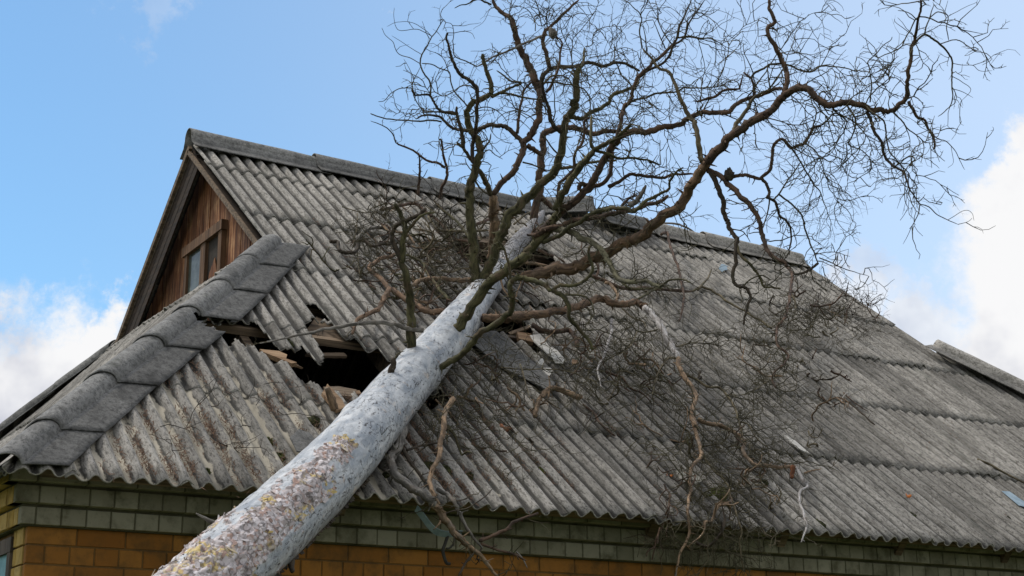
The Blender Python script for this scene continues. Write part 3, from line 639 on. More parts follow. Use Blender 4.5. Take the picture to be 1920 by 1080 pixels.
TILE = {1: (680, 0), 2: (680, 200), 3: (960, 0), 4: (960, 200), 5: (1300, 0), 6: (1300, 200), 7: (1500, 0), 8: (1500, 200), 9: (620, 360), 10: (900, 380), 11: (1240, 400), 12: (640, 540), 13: (940, 560),
        14: (1240, 580), 15: (680, 740), 16: (720, 855), 17: (960, 740), 18: (1240, 740), 19: (1200, 855)}
DATA = """
f -.3 80 46 g 1;12:960,470 1060,330 1170,180 1290,0|9:1500,760 1600,690 1750,580|10:430,440 530,340 620,240 670,150 720,40|4:400,900 470,750 560,620 650,500 740,390
a -.2 38 20 g 1;4:740,390 850,330 940,280 1010,215 1070,155
a .2 26 18 g 1;4:740,390 712,330 712,200 715,80
a .1 24 10 g .6;4:760,400 870,430 960,465 1060,460 1150,470 1250,490 1340,520
a .1 8 5 d .5;4:1340,520 1330,400 1335,300
a -.8 50 28 s 1;10:620,240 720,240 830,270 940,330 1060,390 1120,470 1180,570 1220,660 1290,700 1400,710 1500,700 1560,740 1620,760
a -.1 18 14 g 1.5;10:1620,760 1700,700 1820,690 1900,720
f -.1 78 45 g .8;9:1330,830 1400,740 1450,610 1500,470 1560,330 1600,200 1690,130 1790,40|2:1600,700 1720,600 1770,480 1800,350 1810,200 1840,100 1910,0|3:540,940 580,870 580,700 610,610
a .3 24 15 g 1;3:610,610 640,570 650,430
a .3 34 24 g 1;3:500,1055 560,1060 640,1060 720,1010 800,980 870,930 920,850 1060,800 1120,740
a -.2 34 18 d 1;4:455,240 400,200 350,130 335,20|3:300,900 280,800 270,690
a 0 26 18 g .6;4:410,555 520,545 620,515 720,500 850,490 940,480
a 0 14 8 d 1;4:430,440 350,360 300,280 250,230
f -.4 72 66 p .2;9:1440,600 1470,400 1475,250 1465,100|2:1185,950 1170,790
a .3 46 52 r .6;2:1165,790 1260,680 1340,600 1400,500 1440,400 1450,320 1500,260 1560,180 1590,80|1:1585,980 1600,900 1590,800
a .3 60 22 r .8;1:1590,800 1550,730 1520,640 1480,560 1430,480 1400,400 1370,300 1350,200 1320,150 1250,110 1200,60 1165,-10
a 0 16 6 r .3;1:1160,40 1100,20 1050,-5 1000,-2 940,35 880,45 825,75
a -.5 42 18 o .5;2:1150,790 1120,700 1060,600 1010,520 960,450 900,370 850,325
a .4 36 12 d .8;2:1440,320 1390,270 1320,200 1250,170 1150,165 1080,190 1000,220 900,215 800,190 730,130 680,90 560,75 480,105
a .2 24 14 r .5;2:1390,240 1400,130|1:1400,1060 1430,900 1460,800 1520,740
a .1 40 30 r .4;2:1480,350 1560,400 1610,440
a .3 34 18 d 1.5;3:255,790 275,690 330,630 420,605 560,600 640,575 730,570 830,595 960,560 1080,600 1150,640
a .2 34 16 r 1.2;3:345,620 310,500 280,380 290,300 350,240 420,170 500,90 600,0
a -.2 20 12 y .2;1:1660,310 1560,345 1430,400 1320,460 1200,500 1100,560 1030,600
a -.1 10 4 d .4;1:1030,600 950,560 850,520 820,470 812,380 822,290 800,220 740,195
f 0 76 26 g .3;9:1305,810 1295,650 1285,500 1270,350 1255,200 1245,0|2:960,760 990,650 1030,520 1060,400 1060,350 1010,260 950,150|1:945,1000 1000,920 1090,880 1160,840 1150,750 1120,650 1090,560 1080,480
a 0 28 14 g .8;1:1160,870 1250,830 1330,790 1415,760
a 0 18 10 d .5;1:1415,760 1420,740 1330,730 1270,680 1205,635
a .2 18 12 o .8;1:1250,840 1340,850 1450,880 1560,890 1640,890
a -.2 30 28 d .5;2:1030,540 990,480 985,350 1020,220 1030,20|1:1035,900 1030,790
a -.1 30 16 d .3;1:1030,790 970,730 870,660 820,570 790,480 770,400 755,330 770,295
a .1 18 8 d .5;2:1070,400 1110,350 1140,310 1155,240
a 0 10 5 d .6;2:1075,430 1140,390 1190,430 1260,475
a 0 10 5 d .4;2:970,70 1060,10 1150,10 1240,60 1300,135
a 0 34 18 d .2;2:900,370 900,250 870,160 848,60|1:845,960
a 0 22 12 d .5;1:850,1020 740,1005 690,990 650,940 620,880 590,850 530,850 470,850 440,790
a 0 14 6 d .8;1:610,870 610,750 560,680 530,600 520,560 540,480 600,380 640,310 700,220 730,170
a 0 8 5 d .5;1:440,790 340,795 270,830 200,900 140,915
a 0 9 6 d .4;1:455,850 480,910 540,1000 560,1060
a 0 7 4 d .5;1:520,575 420,520 330,490 290,430 270,370 200,310 170,250
a 0 12 8 d .3;1:940,950 870,870 820,810 790,720 770,640 690,610 620,580 530,570
a 0 8 4 d .3;1:775,660 760,600 720,520 650,470
a 0 6 3 d .6;1:620,325 540,280 480,260 350,275 300,240 280,130 285,70
a 0 5 3 d .5;1:620,325 560,270 450,205 310,200 220,240
a 0 5 3 d .4;1:530,490 400,410 260,320
a 0 7 4 d .4;1:440,780 465,710 520,600
a 0 5 3 d .4;1:465,710 410,600 370,530
a .2 14 9 d .3;2:710,135 600,120 500,130 360,125 220,105 130,85 70,60
a 0 5 3 d .5;2:370,130 400,40 440,-10
a 0 16 8 d .5;1:850,1030 730,1015 640,1005 530,1015
u -.2 26 14 r .4;2:690,860 710,750 750,650 765,570 740,500 720,400 710,310 690,290
a -.1 20 12 r .3;2:740,550 680,510 590,490 520,440 430,380 300,325
a 0 11 5 r .3;2:300,325 260,230 180,170 70,130
u -.1 24 10 r .4;2:500,800 510,640 515,500 505,410
a 0 7 5 d .3;2:520,660 555,620 585,565
a 0 10 5 d .5;2:1000,600 940,520 920,460
a 0 16 14 g .3;2:1010,660 1060,740 1130,790
a .1 60 32 r .6;2:1540,1030 1550,900 1590,760 1590,600 1610,450 1620,340 1620,270 1660,230 1750,200 1850,190|4:550,190 650,220 760,240 870,215 960,220
a 0 40 36 r .2;4:240,790 310,860 380,930
a -.3 62 24 r 1;10:480,310 560,250 700,110 800,30|4:560,850 680,740 770,590 850,440 930,320 1000,250 1100,225 1250,220 1350,180 1480,170 1600,100 1700,55|5:90,1010 200,1015 320,1000 400,930 500,880 600,860 700,810 800,790
a -.4 44 26 r .8;10:480,310 600,235 750,200 900,150 1060,130 1200,100 1400,60 1500,20|4:1330,860 1405,800
a .3 34 22 r .6;4:600,750 620,690 700,710 800,700 880,620 900,500 910,380 950,260 1000,60|3:970,1060 1010,960 1070,890 1100,770 1130,690 1230,600 1300,540 1400,450 1480,350
a .2 20 8 d 1.5;3:1480,350 1510,230 1560,130 1615,0
a .1 22 8 d 1.5;3:1150,690 1200,650 1330,580 1420,500 1460,400 1550,330 1600,200 1740,0
a .1 14 6 d 1.5;3:1500,340 1600,325 1700,345 1800,350 1920,420
a 0 10 4 d 1.5;3:1440,400 1370,300 1310,180 1310,60 1290,0
a 0 10 5 d 1.5;3:1380,440 1300,250 1270,180
a .2 16 8 d 1.5;3:1080,910 1180,885 1260,855 1340,835 1480,830 1540,790 1620,790 1820,785 1920,750
a 0 28 16 r .8;4:870,720 950,680 1030,630 1120,610 1220,630 1350,640 1480,610 1640,605
a 0 44 22 y .2;4:1050,890 1120,850 1170,780 1205,705
a 0 24 12 r .3;4:990,890 1050,830 1130,790
a -.6 34 30 g .6;10:570,360 650,320 720,290 800,220 900,180 960,120 1080,70 1200,50 1300,55 1390,85
a -.1 28 12 g .5;10:1390,85 1440,30|4:1250,820 1350,780 1410,740 1420,680 1470,600 1540,545
a .1 26 18 r .8;4:410,870 420,720 440,670 540,590 560,500 570,420 620,340 650,240 655,130 690,100
a 0 14 8 g .4;4:95,500 200,530 300,570 350,575
a 0 18 8 o 1;3:280,760 350,690 430,680 500,700 545,760
a 0 14 8 o 1.2;3:300,745 400,740 520,765 640,800 700,900 700,1010 700,1060
a .2 24 10 r 1.3;3:310,830 370,740 410,620 440,450 440,370 390,320
a 0 8 4 d 1.5;3:540,600 540,450 560,330 640,250 720,140 800,0
a 0 8 4 d 1.5;3:545,600 520,450 460,320 430,200 460,60
a 0 8 4 d 1.5;3:660,420 720,400 740,300 850,240 1000,240
a 0 8 4 d 1.5;3:700,520 800,500 920,460 1020,430 1130,470
a 0 10 5 d 1.5;3:950,580 990,680 1080,770 1180,880 1300,970 1400,1050
a 0 8 4 d 1.5;3:760,600 830,700 930,830 1000,940
a 0 8 4 d 1.5;3:270,240 230,60 200,0
a 0 8 4 d 1.5;3:300,180 330,60 340,0
a 0 8 4 d 1.2;3:210,280 200,180 130,80 0,40
a -.5 92 70 b .6;10:385,690 560,630 700,590 850,580 1000,510 1120,470 1280,370 1400,330 1520,240 1650,120 1800,20|4:1620,700 1700,580 1760,500
a -.7 70 15 r .8;4:1700,580 1760,500 1850,380|6:130,490 230,380 330,280 420,210 530,130 620,85|5:660,1030 710,980 760,920 810,870 900,810 980,790 1050,820 1110,880 1200,935 1300,935 1400,925 1500,940 1580,980 1700,990|7:830,995 900,930 960,860 970,740 970,650 1000,520 1000,430 1040,340 1060,200 1085,80 1090,-10
a .2 40 24 r .3;5:810,860 830,780 840,680 810,570 770,480 720,390 680,320 665,260 700,230 730,200 710,130 680,70 680,-10
a 0 14 6 d .2;5:720,250 755,285
a .4 40 14 o .4;6:80,500 60,400 40,270 10,150|4:1640,150 1570,50 1540,-10|3:1530,930 1490,820 1430,670 1320,610 1270,540 1170,430
a 0 13 6 d 1;3:1170,430 1160,350 1150,250 1170,180 1150,120 1100,70 1020,0
a 0 10 5 d 1;3:1210,470 1200,330 1175,220
a 0 8 4 d 1;3:1160,125 1200,60 1230,0
a .2 36 12 o .6;6:360,270 380,170 430,100 500,0|5:500,940 560,870 690,800
a 0 12 5 d 1;5:690,800 740,720 800,640
a 0 12 5 d 1;5:690,790 670,650 670,540
a 0 22 12 r .5;5:545,870 545,780 520,710 450,650
a 0 18 8 d .8;5:520,700 560,650 650,610 700,580 800,570 880,590 980,640 1050,650 1150,595 1280,600 1400,620 1490,640
a 0 12 6 r .5;5:85,1005 150,870 160,800
a 0 22 10 r .8;5:150,880 210,865 280,810 400,800 420,790 440,680
a 0 20 10 r .8;5:150,880 50,910 0,905
a 0 8 4 d 1.5;5:160,800 220,720 280,600 310,480 330,400 400,310 450,240 620,150
a 0 10 4 d 1;5:550,790 650,640 760,480 850,350 940,220 1040,140 1170,105
a 0 8 4 d 1;5:720,760 800,640 850,500 900,380 930,280 1050,190
a 0 8 4 d 1;5:860,490 950,480 1060,550
a 0 8 4 d 1;5:1150,595 1200,500 1250,400
a -.5 44 26 r .5;6:130,570 250,630 330,710 410,800 500,880 560,960 600,1070|11:920,220 950,330 1000,390 1100,440 1130,480
a -.4 40 16 d .6;6:150,580 210,700 250,800 270,900 290,1000 320,1070|11:650,190 680,250 670,330 670,450 640,540 650,620 700,660 740,660 780,700 800,770 760,900 740,1000
a -.1 24 12 g .5;11:680,290 720,380 790,460 860,530 890,590 920,660 990,665 1080,670
a 0 12 8 g .8;11:740,660 780,610 850,570 910,560 990,600
a 0 10 5 d .8;11:630,140 720,160 770,205 800,260
a -.1 28 18 r .6;6:330,640 400,620 480,615 540,640 610,645 680,570 710,500 710,400 730,340 770,300 820,310 880,370 940,350 1000,330 1040,270 1080,190 1160,160
a -.1 25 10 d .8;6:610,645 660,700 680,780 670,820 730,850 760,920 770,980 840,1030|11:1160,140 1165,260 1150,370
a 0 14 8 d .8;6:730,830 770,790 830,690 920,570 970,490
a 0 14 6 d 1.5;6:880,370 950,470 1000,560 1060,660 1120,740 1180,870 1200,950
a 0 15 10 d 1;6:770,790 870,860 940,930 1000,1050|11:1280,90 1320,220 1350,300 1390,380 1410,450
a 0 10 5 d 1.5;6:1010,330 1080,380 1130,450 1180,590 1220,720 1300,850
a 0 8 4 d 1.5;6:1160,160 1230,130 1330,160 1360,220 1350,320
a 0 10 5 d 1.5;5:1110,890 1150,990 1200,1060|6:1230,200 1280,360 1340,430
a 0 12 5 d 1.5;6:1160,160 1210,120 1250,70 1320,75 1430,130 1530,230 1600,340 1620,440
a -.2 20 16 d 1.2;11:1410,450 1330,510 1250,545 1200,550
a 0 10 4 d 1.5;11:1420,400 1520,440 1620,490 1740,530 1870,570
a 0 8 4 d 1.5;11:1450,480 1470,560 1475,640
a 0 8 4 d 1.5;11:1380,370 1560,350 1700,390
u 0 12 6 d 2;11:1340,560 1420,680 1560,690 1650,740 1700,800 1900,830
u 0 10 5 d 2;11:1420,690 1400,850 1330,1030
u 0 10 5 d 2;11:1560,700 1700,900 1720,1060
a 0 10 5 d 1;6:660,110 720,180 820,240 880,340
a 0 16 9 r .6;8:430,0 490,90 500,170 470,260 430,340
a 0 9 5 d 1.5;8:430,340 500,370 570,400 630,480 640,570 540,630 480,690
a 0 14 12 d .4;8:490,95 560,75 610,50
a -.2 26 9 d .8;8:600,40 640,130 660,210 710,290 750,380 780,480 840,530 920,580 960,650 985,740 1040,820 1080,880
a 0 9 5 d .3;8:1080,880 1160,900 1230,970 1330,1020 1420,1060
a 0 9 5 d .3;8:1080,880 1060,980 1010,1070 985,1100
a 0 5 3 d .2;8:1330,1020 1480,935 1550,960 1565,1025
a 0 5 3 d .2;8:1420,1060 1510,1035 1550,1000
a 0 5 3 d .2;8:1000,1090 970,1160 925,1240
a 0 14 6 d 1.2;8:650,65 700,80 760,150 770,230 790,330 800,400 870,480 940,560 1010,660 1065,730
a 0 12 4 d 1.2;8:840,55 920,130 970,200 1040,250 1110,320 1110,420 1080,510
a 0 9 4 d 1.2;8:850,55 940,160 990,290 980,380
a 0 24 14 r .8;7:975,910 1010,980 1060,1050|8:1120,120 1150,190 1190,250 1210,330 1210,380
a 0 8 4 d .4;8:1190,240 1240,290 1320,315 1390,390 1430,460 1480,570
a 0 4 3 d .3;8:1360,360 1380,500 1330,555
a 0 12 6 d .5;7:630,920 640,800 640,700 610,580 640,530 720,440 800,370 825,330
a 0 6 4 d .3;7:610,580 560,530 500,510
a 0 10 5 d 1.5;7:590,940 650,830 750,760 800,730 795,650 850,530 860,440 950,355
a 0 8 4 d 1.5;7:430,910 520,840 600,790 700,720 760,680
a 0 18 6 d .6;7:1035,385 1110,320 1180,340 1260,395 1340,480 1370,580 1365,700 1370,800 1360,940 1240,1045
a 0 12 6 d .3;7:1120,315 1140,230 1170,150 1205,40
a 0 9 7 d .4;7:1170,160 1230,110 1300,120 1330,150 1320,250 1340,360
a 0 5 3 d .4;7:1330,150 1420,100 1500,60 1580,25
a 0 5 3 d .4;7:1320,130 1270,60 1190,0
a 0 9 4 d .8;7:1265,395 1340,370 1410,360 1480,390 1570,460 1680,480 1720,540 1640,585
a 0 6 3 d .6;7:1370,570 1450,585 1550,590 1610,635 1730,640
a 0 6 3 d .6;7:1375,690 1450,730 1540,810 1450,910
a 0 6 3 d .6;7:1370,800 1460,825 1560,880
a 0 9 5 d .4;7:1060,185 1000,130 930,100 880,95
a 0 6 4 d .4;7:1030,325 950,270 860,200 850,170
a 0 8 4 d .5;7:0,620 80,650 190,590 320,600 400,700 420,740 390,850 350,900
a 0 10 5 d .5;7:150,900 200,820 260,870 310,915
a 0 7 4 d .5;7:120,870 40,905 0,850
f -.2 72 30 g .5;12:640,620 630,400 620,150|9:700,860 670,700 640,600 655,420 670,330 650,260 610,170 575,100
a 0 40 28 d .5;9:635,620 580,480 550,390 570,320 620,280 700,250 800,200 860,150
a 0 26 14 g .5;9:685,360 740,290 820,210 940,185
f 0 52 40 d 0;12:430,840 455,730 480,630
a 0 14 4 d .3;12:480,640 510,590 570,570
f 0 40 18 d 0;12:290,1090 310,1060 345,1020
a -.3 36 9 y .3;12:740,380 600,370 480,325 300,310 150,320 0,345 -180,380 -370,420 -740,500
r .15,.1 28 26 d .6;9:0,445 60,450 80,520 130,550 200,545 240,510 250,440 300,440 380,490 440,470 540,470
r .15 30 24 y .3;9:240,430 300,350 400,320 500,340 530,390
r .2 20 14 p .3;9:460,290 520,350 600,360 700,390 760,470
r .1 26 20 r .3;9:450,160 600,130 740,105 800,130 860,180 1000,290 1060,420 1100,500
r .22,.08 48 26 b .3;12:920,215 780,210 680,160 540,70 440,10|9:430,760 350,690 390,640 480,590 590,570
r .2,.08 40 24 b .3;12:430,5 380,100 330,190 230,240 140,290 100,420
r .25 36 26 p .3;9:1290,790 1100,790 950,775 850,780 780,800 740,840
r .25 30 16 g .8;9:1070,975 980,880 920,790 870,720 830,650 790,610 720,580 650,560
r .3 22 14 g .6;9:1260,430 1180,310 1080,220 1000,150 930,80
r .3 18 18 g .5;9:880,220 930,300 1000,350 1130,350 1250,350 1420,345
r .2 16 14 g 1;9:1000,710 1090,720 1180,690 1270,690
r .1 26 20 r .2;9:1300,300 1440,240
r .15 16 16 r .2;9:1650,290 1730,220 1800,180
r .1 8 4 d 2.5;9:100,130 250,180 450,200 570,300
r .12 8 4 d 2.5;9:500,600 700,690 900,680 1100,650
r .1 8 4 g 2.5;9:760,880 900,820 1000,900
r .15 8 4 g 2.5;9:850,120 1000,250 1150,550
r .12 8 4 d 2;9:240,190 235,330 205,480
r .12 8 4 d 2;9:240,540 250,660 265,800
a -.2 26 22 g .4;10:320,260 470,260 560,200 640,190
f -.6 50 36 g .4;12:810,755 950,680 1080,600 1170,500 1260,400 1380,330 1480,250 1530,200 1540,50|10:290,850 270,760 290,700 340,680 450,690 560,730 650,790
a 0 28 20 g .8;10:650,790 720,740 800,750 910,720 1000,640 1010,570 980,470 990,390
a 0 22 12 g .4;10:275,720 265,600 220,420 160,340
a 0 36 22 g 1;10:650,790 750,840|13:600,60 620,180 680,250 740,320 800,400 820,460
a 0 18 12 g 1.2;10:770,830 930,840 1000,900 1030,1000
r .3,.5 66 50 b .7;12:1270,265 1400,275 1550,270 1700,240|10:220,1030 400,1020 600,990 760,960 900,930 1000,890 1100,860 1180,900 1280,915 1380,900 1480,930|13:1300,80
r .5,.35 50 40 w .3;13:1290,78 1380,170 1440,270 1500,370 1560,470 1590,540
r .35,.12 36 14 p .8;13:1590,530 1600,620 1660,720 1730,820 1750,900|14:290,850 270,950 310,1060|18:270,180 310,330 350,480 350,560 270,660 260,800|19:450,340 430,480 440,620 440,730 370,850 340,980 310,1090
r .25,.2 20 14 o 1.2;14:180,580 300,620 400,690 520,700 580,760 650,870 690,980|18:700,220 720,330 740,440
r .2 12 8 r 1.5;18:690,240 780,270 840,370 960,480
r .15,.1 32 24 p .8;18:330,220 420,265 500,275 580,290 640,330 700,370 740,430 740,510 800,590 850,630 950,640 1080,655 1180,650
r .1 24 12 w .2;18:1175,650 1220,670 1280,780 1320,830 1250,870 1240,970|19:1430,390 1470,520 1500,600 1480,700 1450,780
r .12,.1 18 9 r 1.5;18:370,520 420,610 490,700 560,760 610,850 620,930|19:820,380 880,560 910,680 900,800 920,960 930,1050
r .3 24 10 w .3;13:990,190 990,300 960,400 910,540 870,620 880,720 900,800
r .3 10 6 g 1.5;13:0,620 200,635 400,630 600,660 850,740 1000,750
r .3 12 6 y .6;13:170,590 220,760 260,900
r .35 18 8 g 2;13:1590,540 1510,535 1450,600 1400,700 1370,800 1360,860
r .4 14 8 g 2;13:1400,280 1300,300 1220,290 1180,240
r .4 12 8 g 2;13:1220,300 1180,400 1100,480 1000,520
r .3 10 5 d 2;14:130,340 260,300 400,310 560,330
r .25 10 6 d 2.2;14:590,770 750,770 850,720 970,630
r .6,.2 26 14 r 1.2;11:1120,470 1180,560 1160,700 1140,850 1090,970 1050,1020|14:1040,190 1030,300 1100,370 1145,420 1100,490 1040,550 1000,620 1030,710
r .4 18 10 g 1.2;11:1170,720 1210,820 1190,930 1130,1010
r .3 10 5 d 2;14:1160,190 1250,180 1340,170 1380,80
r .08 18 16 p 0;11:90,690 250,710 350,660 430,680 500,720 600,800 740,880 850,940 1000,1040
r .15 18 12 o .3;11:330,690 420,580 455,500
r .3,.1 22 14 r .3;11:0,190 50,175 80,300 130,440 170,560 190,680|11:200,760 190,880 150,980
u 0 16 12 y .2;11:20,90 140,95 230,130 330,195
r .35 20 10 g 1.2;10:1420,870 1600,760 1700,700
r .3 20 12 g .8;10:1250,690 1350,770 1550,770 1640,770
r .25 25 20 p .2;10:1130,720 1180,740 1240,840 1200,890 1120,850
r .1 30 22 r .2;10:1010,660 1130,710 1300,770 1500,770 1900,800
r .02 34 30 r 0;10:520,430 640,480 760,540
r .06 28 26 p 0;10:340,570 420,540 640,585
r .2 14 10 r .6;13:1090,90 1180,170 1280,210 1300,260
@1 .12,.1 68 60 y .2;15:370,290 340,420 280,540 250,620 300,730 400,810 520,890 620,960|16:440,440
@1 .1,.1 60 18 p .3;16:430,430 500,490 560,590 640,690 740,790 830,870 920,960 1040,1100
@1 .3,.12 42 30 p .3;15:815,40 750,140 730,250 710,380 690,500 690,560 640,650 610,730 600,800 640,900 690,990
@1 .08,.1 35 18 y .3;16:480,300 580,360 640,440 690,540 740,640 800,730 880,830
@1 .1,.14 28 18 r .2;16:860,760 900,750 1020,700 1120,650 1170,590 1290,550 1390,510
@1 .1,.1 22 15 r .3;16:870,790 1000,840 1160,880 1280,940
@1 .1,.1 12 8 y .1;16:1190,860 1250,930 1290,1010
@1 .12,.12 22 15 d .2;16:800,880 730,970 670,1080
@1 .14,.16 12 8 d .2;16:520,530 640,490 720,480 830,420 920,350 980,290
@1 .14,.14 16 6 p 0;16:510,580 500,610 450,660
@1 .1 12 6 d .2;16:590,410 680,400 760,380
@1 .1 15 6 d .3;16:880,830 850,880 840,930 900,950
@1 .15 20 15 d 1;15:400,500 520,460 680,430
@1 .2 18 6 r .4;15:780,0 850,60 880,160 900,210
@1 .12 32 20 d .2;15:360,490 430,600 500,700 560,790
@2 .1 42 34 r .2;13:280,240 400,300 500,300 600,280 660,340 690,430
@3 .12 34 46 p .2;13:300,1060 330,930 380,860 430,810 500,810 600,850 660,880 730,885
@4 .05 20 16 r .1;17:640,90 740,170 780,240 850,310 930,370
@5 .04 14 7 p 0;18:1290,705 1350,685 1440,665
@6 .03 20 10 d 0;14:1590,760 1700,850 1830,960 1920,1040
@6 .05 10 6 r .2;14:1640,750 1740,840 1860,920
@7 .03 16 9 p .2;7:0,0
"""
ROOTS = {}
def loose(key, name, label, cat, group=None):
    if key not in ROOTS: ROOTS[key] = dict(name=name, label=label, cat=cat, group=group, o=None)
loose('1', 'broken_branch', 'grey brown broken branch hanging over the eave right of the trunk', 'branch')
loose('2', 'broken_branch', 'short snapped brown branch lying beside the small hole right of the trunk', 'branch')
loose('3', 'broken_branch', 'thick bent tan branch with fresh orange break on the sheets below the pale shards', 'branch')
loose('4', 'broken_branch', 'thin russet peeled branch lying down the sheets below the twig tangle', 'branch')
loose('5', 'stick', 'pale splintered stick right of the peeled branch near the lower sheet lap', 'stick')
loose('6', 'bark_strip', 'dark bark strip with russet slivers lying along the right part of the roof', 'bark strip')
ANC = [np.stack([np.interp(al, al, V_) for V_ in ()], 1)] if False else []
def proj(p):
    v = (p - CAM) @ RM; d = -v[..., 2]; return np.stack([960 + F * v[..., 0] / d, 540 - F * v[..., 1] / d, d], -1)
pt = proj(ctr[i_bot - 40::4]); ANC.append((pt[:, :2], pt[:, 2], rad[i_bot - 40::4], None))
TW = {}                                                   # owner -> mesh of fine twigs
def tw_mesh(owner): return TW.setdefault(owner.name if owner else 'loose twigs', (owner, MB()))[1]
def grow(mb, p, d, length, r, lvl, curl, floor=.015, drop=0.):
    n = max(3, int(length / .04)); st = length / n; pts = [p]; d = d / np.linalg.norm(d); axis = rng.normal(size=3); axis /= np.linalg.norm(axis)
    for i in range(n):
        d = d + rng.normal(size=3) * (.30 if rng.random() < .75 else .62) + np.cross(axis, d) * curl * st * 2.2; d[2] -= drop * st * 3; d /= np.linalg.norm(d); q = pts[-1] + d * st
        hq = (q - O0) @ NF
        if -.02 < q[1] < W and EZ - .05 < q[2] and hq < floor: q = q + NF * (floor - hq); d = d + NF * .3
        elif q[1] >= W and False: pass
        pts.append(q)
    pts = np.array(pts); tube(mb, pts, np.linspace(r, r * .45, n + 1), 3, cap=False)
    if lvl > 0:
        for i in range(1, n):
            if rng.random() < .42:
                dd = pts[i] - pts[i - 1]; dd /= np.linalg.norm(dd); o = np.cross(dd, rng.normal(size=3)); o /= np.linalg.norm(o)
                grow(mb, pts[i], dd * .75 + o * rng.uniform(.4, 1.), length * rng.uniform(.22, .55) * (1 - .4 * i / n), r * .7, lvl - 1, curl, floor, drop)
nb = 0
MINW = 20; SMALL = MB()
for line in DATA.strip().split('\n'):
    head, body = line.split(';'); md, dz, w0, w1, mk, tw = head.split(); w0, w1, tw = float(w0), float(w1), float(tw)
    px = np.array([[TILE[int(seg.split(':')[0])][k_] + float(c_.split(',')[k_]) / 4.8 for k_ in (0, 1)] for seg in body.split('|') for c_ in seg.split(':')[1].split()])
    if len(px) < 2 or px.max() < 3: continue
    c2 = crom(px, 5); ln = np.r_[0, np.cumsum(np.linalg.norm(np.diff(c2, axis=0), axis=1))]; u = ln / ln[-1]
    # small natural wander between the traced points
    sdn = rng.random() * 90; amp = min(2.6, ln[-1] * .016) * np.minimum(1, u * 6)
    c2 = c2 + np.stack([amp * np.array([mn.noise((sdn, q * .055, 0.)) for q in ln]), amp * np.array([mn.noise((sdn + 40, q * .055, 7.)) for q in ln])], 1)
    wd = (w0 + (w1 - w0) * u ** 1.45) * 1.20; owner = None
    loosekey = md[1:] if md[0] == '@' else None
    if md in 'afu':
        dzv = float(dz); best = None
        if md == 'u': d0 = roofhit(*c2[0], 0)[1] - .03; owner = None; own_i = None
        else:
            for A in ANC[:1] if md == 'f' else ANC:
                d = np.hypot(A[0][:, 0] - c2[0, 0], A[0][:, 1] - c2[0, 1]); i = int(np.argmin(d)); sc_ = d[i] + (4 if A[3] is None else 0)
                if best is None or sc_ < best[0]: best = (sc_, A[1][i], A[2][i], A[3])
            d0 = best[1] - (best[2] * .82 if md == 'f' else 0); owner = best[3]
        dep = d0 + dzv * u + .10 * np.array([mn.noise((sdn + 11, q * .012, 3.)) for q in ln]) * np.minimum(1, u * 3)
    else:
        hh = [float(q) for q in dz.split(',')]; hv = np.interp(u, np.linspace(0, 1, len(hh)), hh) if len(hh) > 1 else np.full(len(u), hh[0])
        dep = np.array([onroof(x, y, h * .55 + wq / 9.6 * 12 / F)[1] for (x, y), h, wq in zip(c2, hv, wd)])
    P3 = []; R3 = []
    for (x, y), d, wq in zip(c2, dep, wd):
        r = max(wq, 3.6) / 9.6 * d / F; q, tr = roofhit(x, y, r * .9)
        if q[2] < EZ + H + .02 and q[1] > -.05 and md not in 'f': d = min(d, tr)
        P3.append(CAM + ray(x, y) * d); R3.append(r)
    P3 = np.array(P3); R3 = np.array(R3); P3[1:-1] += rng.normal(size=(len(P3) - 2, 3)) * (R3[1:-1] * .13)[:, None]
    R3 = R3 * (1 + .08 * np.array([mn.noise((sdn + 5, q * .11, 1.)) for q in ln]))
    R3[-1] *= .6
    big = w0 >= MINW
    if loosekey:
        info = ROOTS[loosekey]
        if info['o'] is None:
            info['o'] = tag(empty(info['name'], P3[len(P3) // 2]), info['label'], info['cat'], info['group'])
        parent = info['o']
    else: parent = TREE
    if not big and owner is None and not loosekey and md != 'u': tube(SMALL, P3, R3, 6, lump=.06); own = None
    elif big or owner is None or loosekey:
        mb = MB(); tube(mb, P3, R3, 10 if w0 > 30 else 8 if w0 > 18 else 6, lump=.075)
        # snapped spurs along the stouter limbs
        if w0 > 14:
            for i in range(3, len(P3) - 2):
                if rng.random() < .38:
                    dd = P3[i] - P3[i - 1]; dd /= np.linalg.norm(dd); o = np.cross(dd, rng.normal(size=3)); o /= np.linalg.norm(o); l_ = rng.uniform(.012, .05)
                    tube(mb, [P3[i], P3[i] + o * R3[i] + dd * l_ * .3, P3[i] + o * (R3[i] + l_) + dd * l_ * .5], [R3[i] * .4, max(R3[i] * .28, .003), .002], 4)
        ob = mb.build('branch' if not loosekey or info['name'] == 'broken_branch' else 'strip', BARK[mk], parent, True); own = ob; nb += 1
    else:
        tube(tw_mesh(owner), P3, R3, 5); own = owner
    ANC.append((c2, dep, R3, own))
    # crooked secondary shoots in the crown, each carrying its own twigs
    my = c2[:, 1].mean(); mx = c2[:, 0].mean()
    if w0 > 9 and tw >= .5 and not loosekey and (my < 420 and mx > 820 or my > 560 and mx > 1000 and w0 < 40):
        LL = np.linalg.norm(np.diff(P3, axis=0), axis=1).sum()
        for _ in range(rng.poisson(LL * (3.0 if my < 420 else 2.0) * (.35 if mx > 1560 and my < 420 else 1.))):
            i = rng.integers(max(1, len(P3) // 4), len(P3)); dd = P3[i] - P3[i - 1]; dd /= np.linalg.norm(dd) + 1e-9; o = np.cross(dd, rng.normal(size=3)); o /= np.linalg.norm(o)
            grow(tw_mesh(own), P3[i], dd * rng.uniform(.5, 1.1) + o * .9, rng.uniform(.30, .80) * (1 if my < 420 else .7), min(rng.uniform(.0038, .0062), R3[i] * .7), 3 if rng.random() < .5 else 2, rng.uniform(-1, 1) * 1.3, drop=.15)
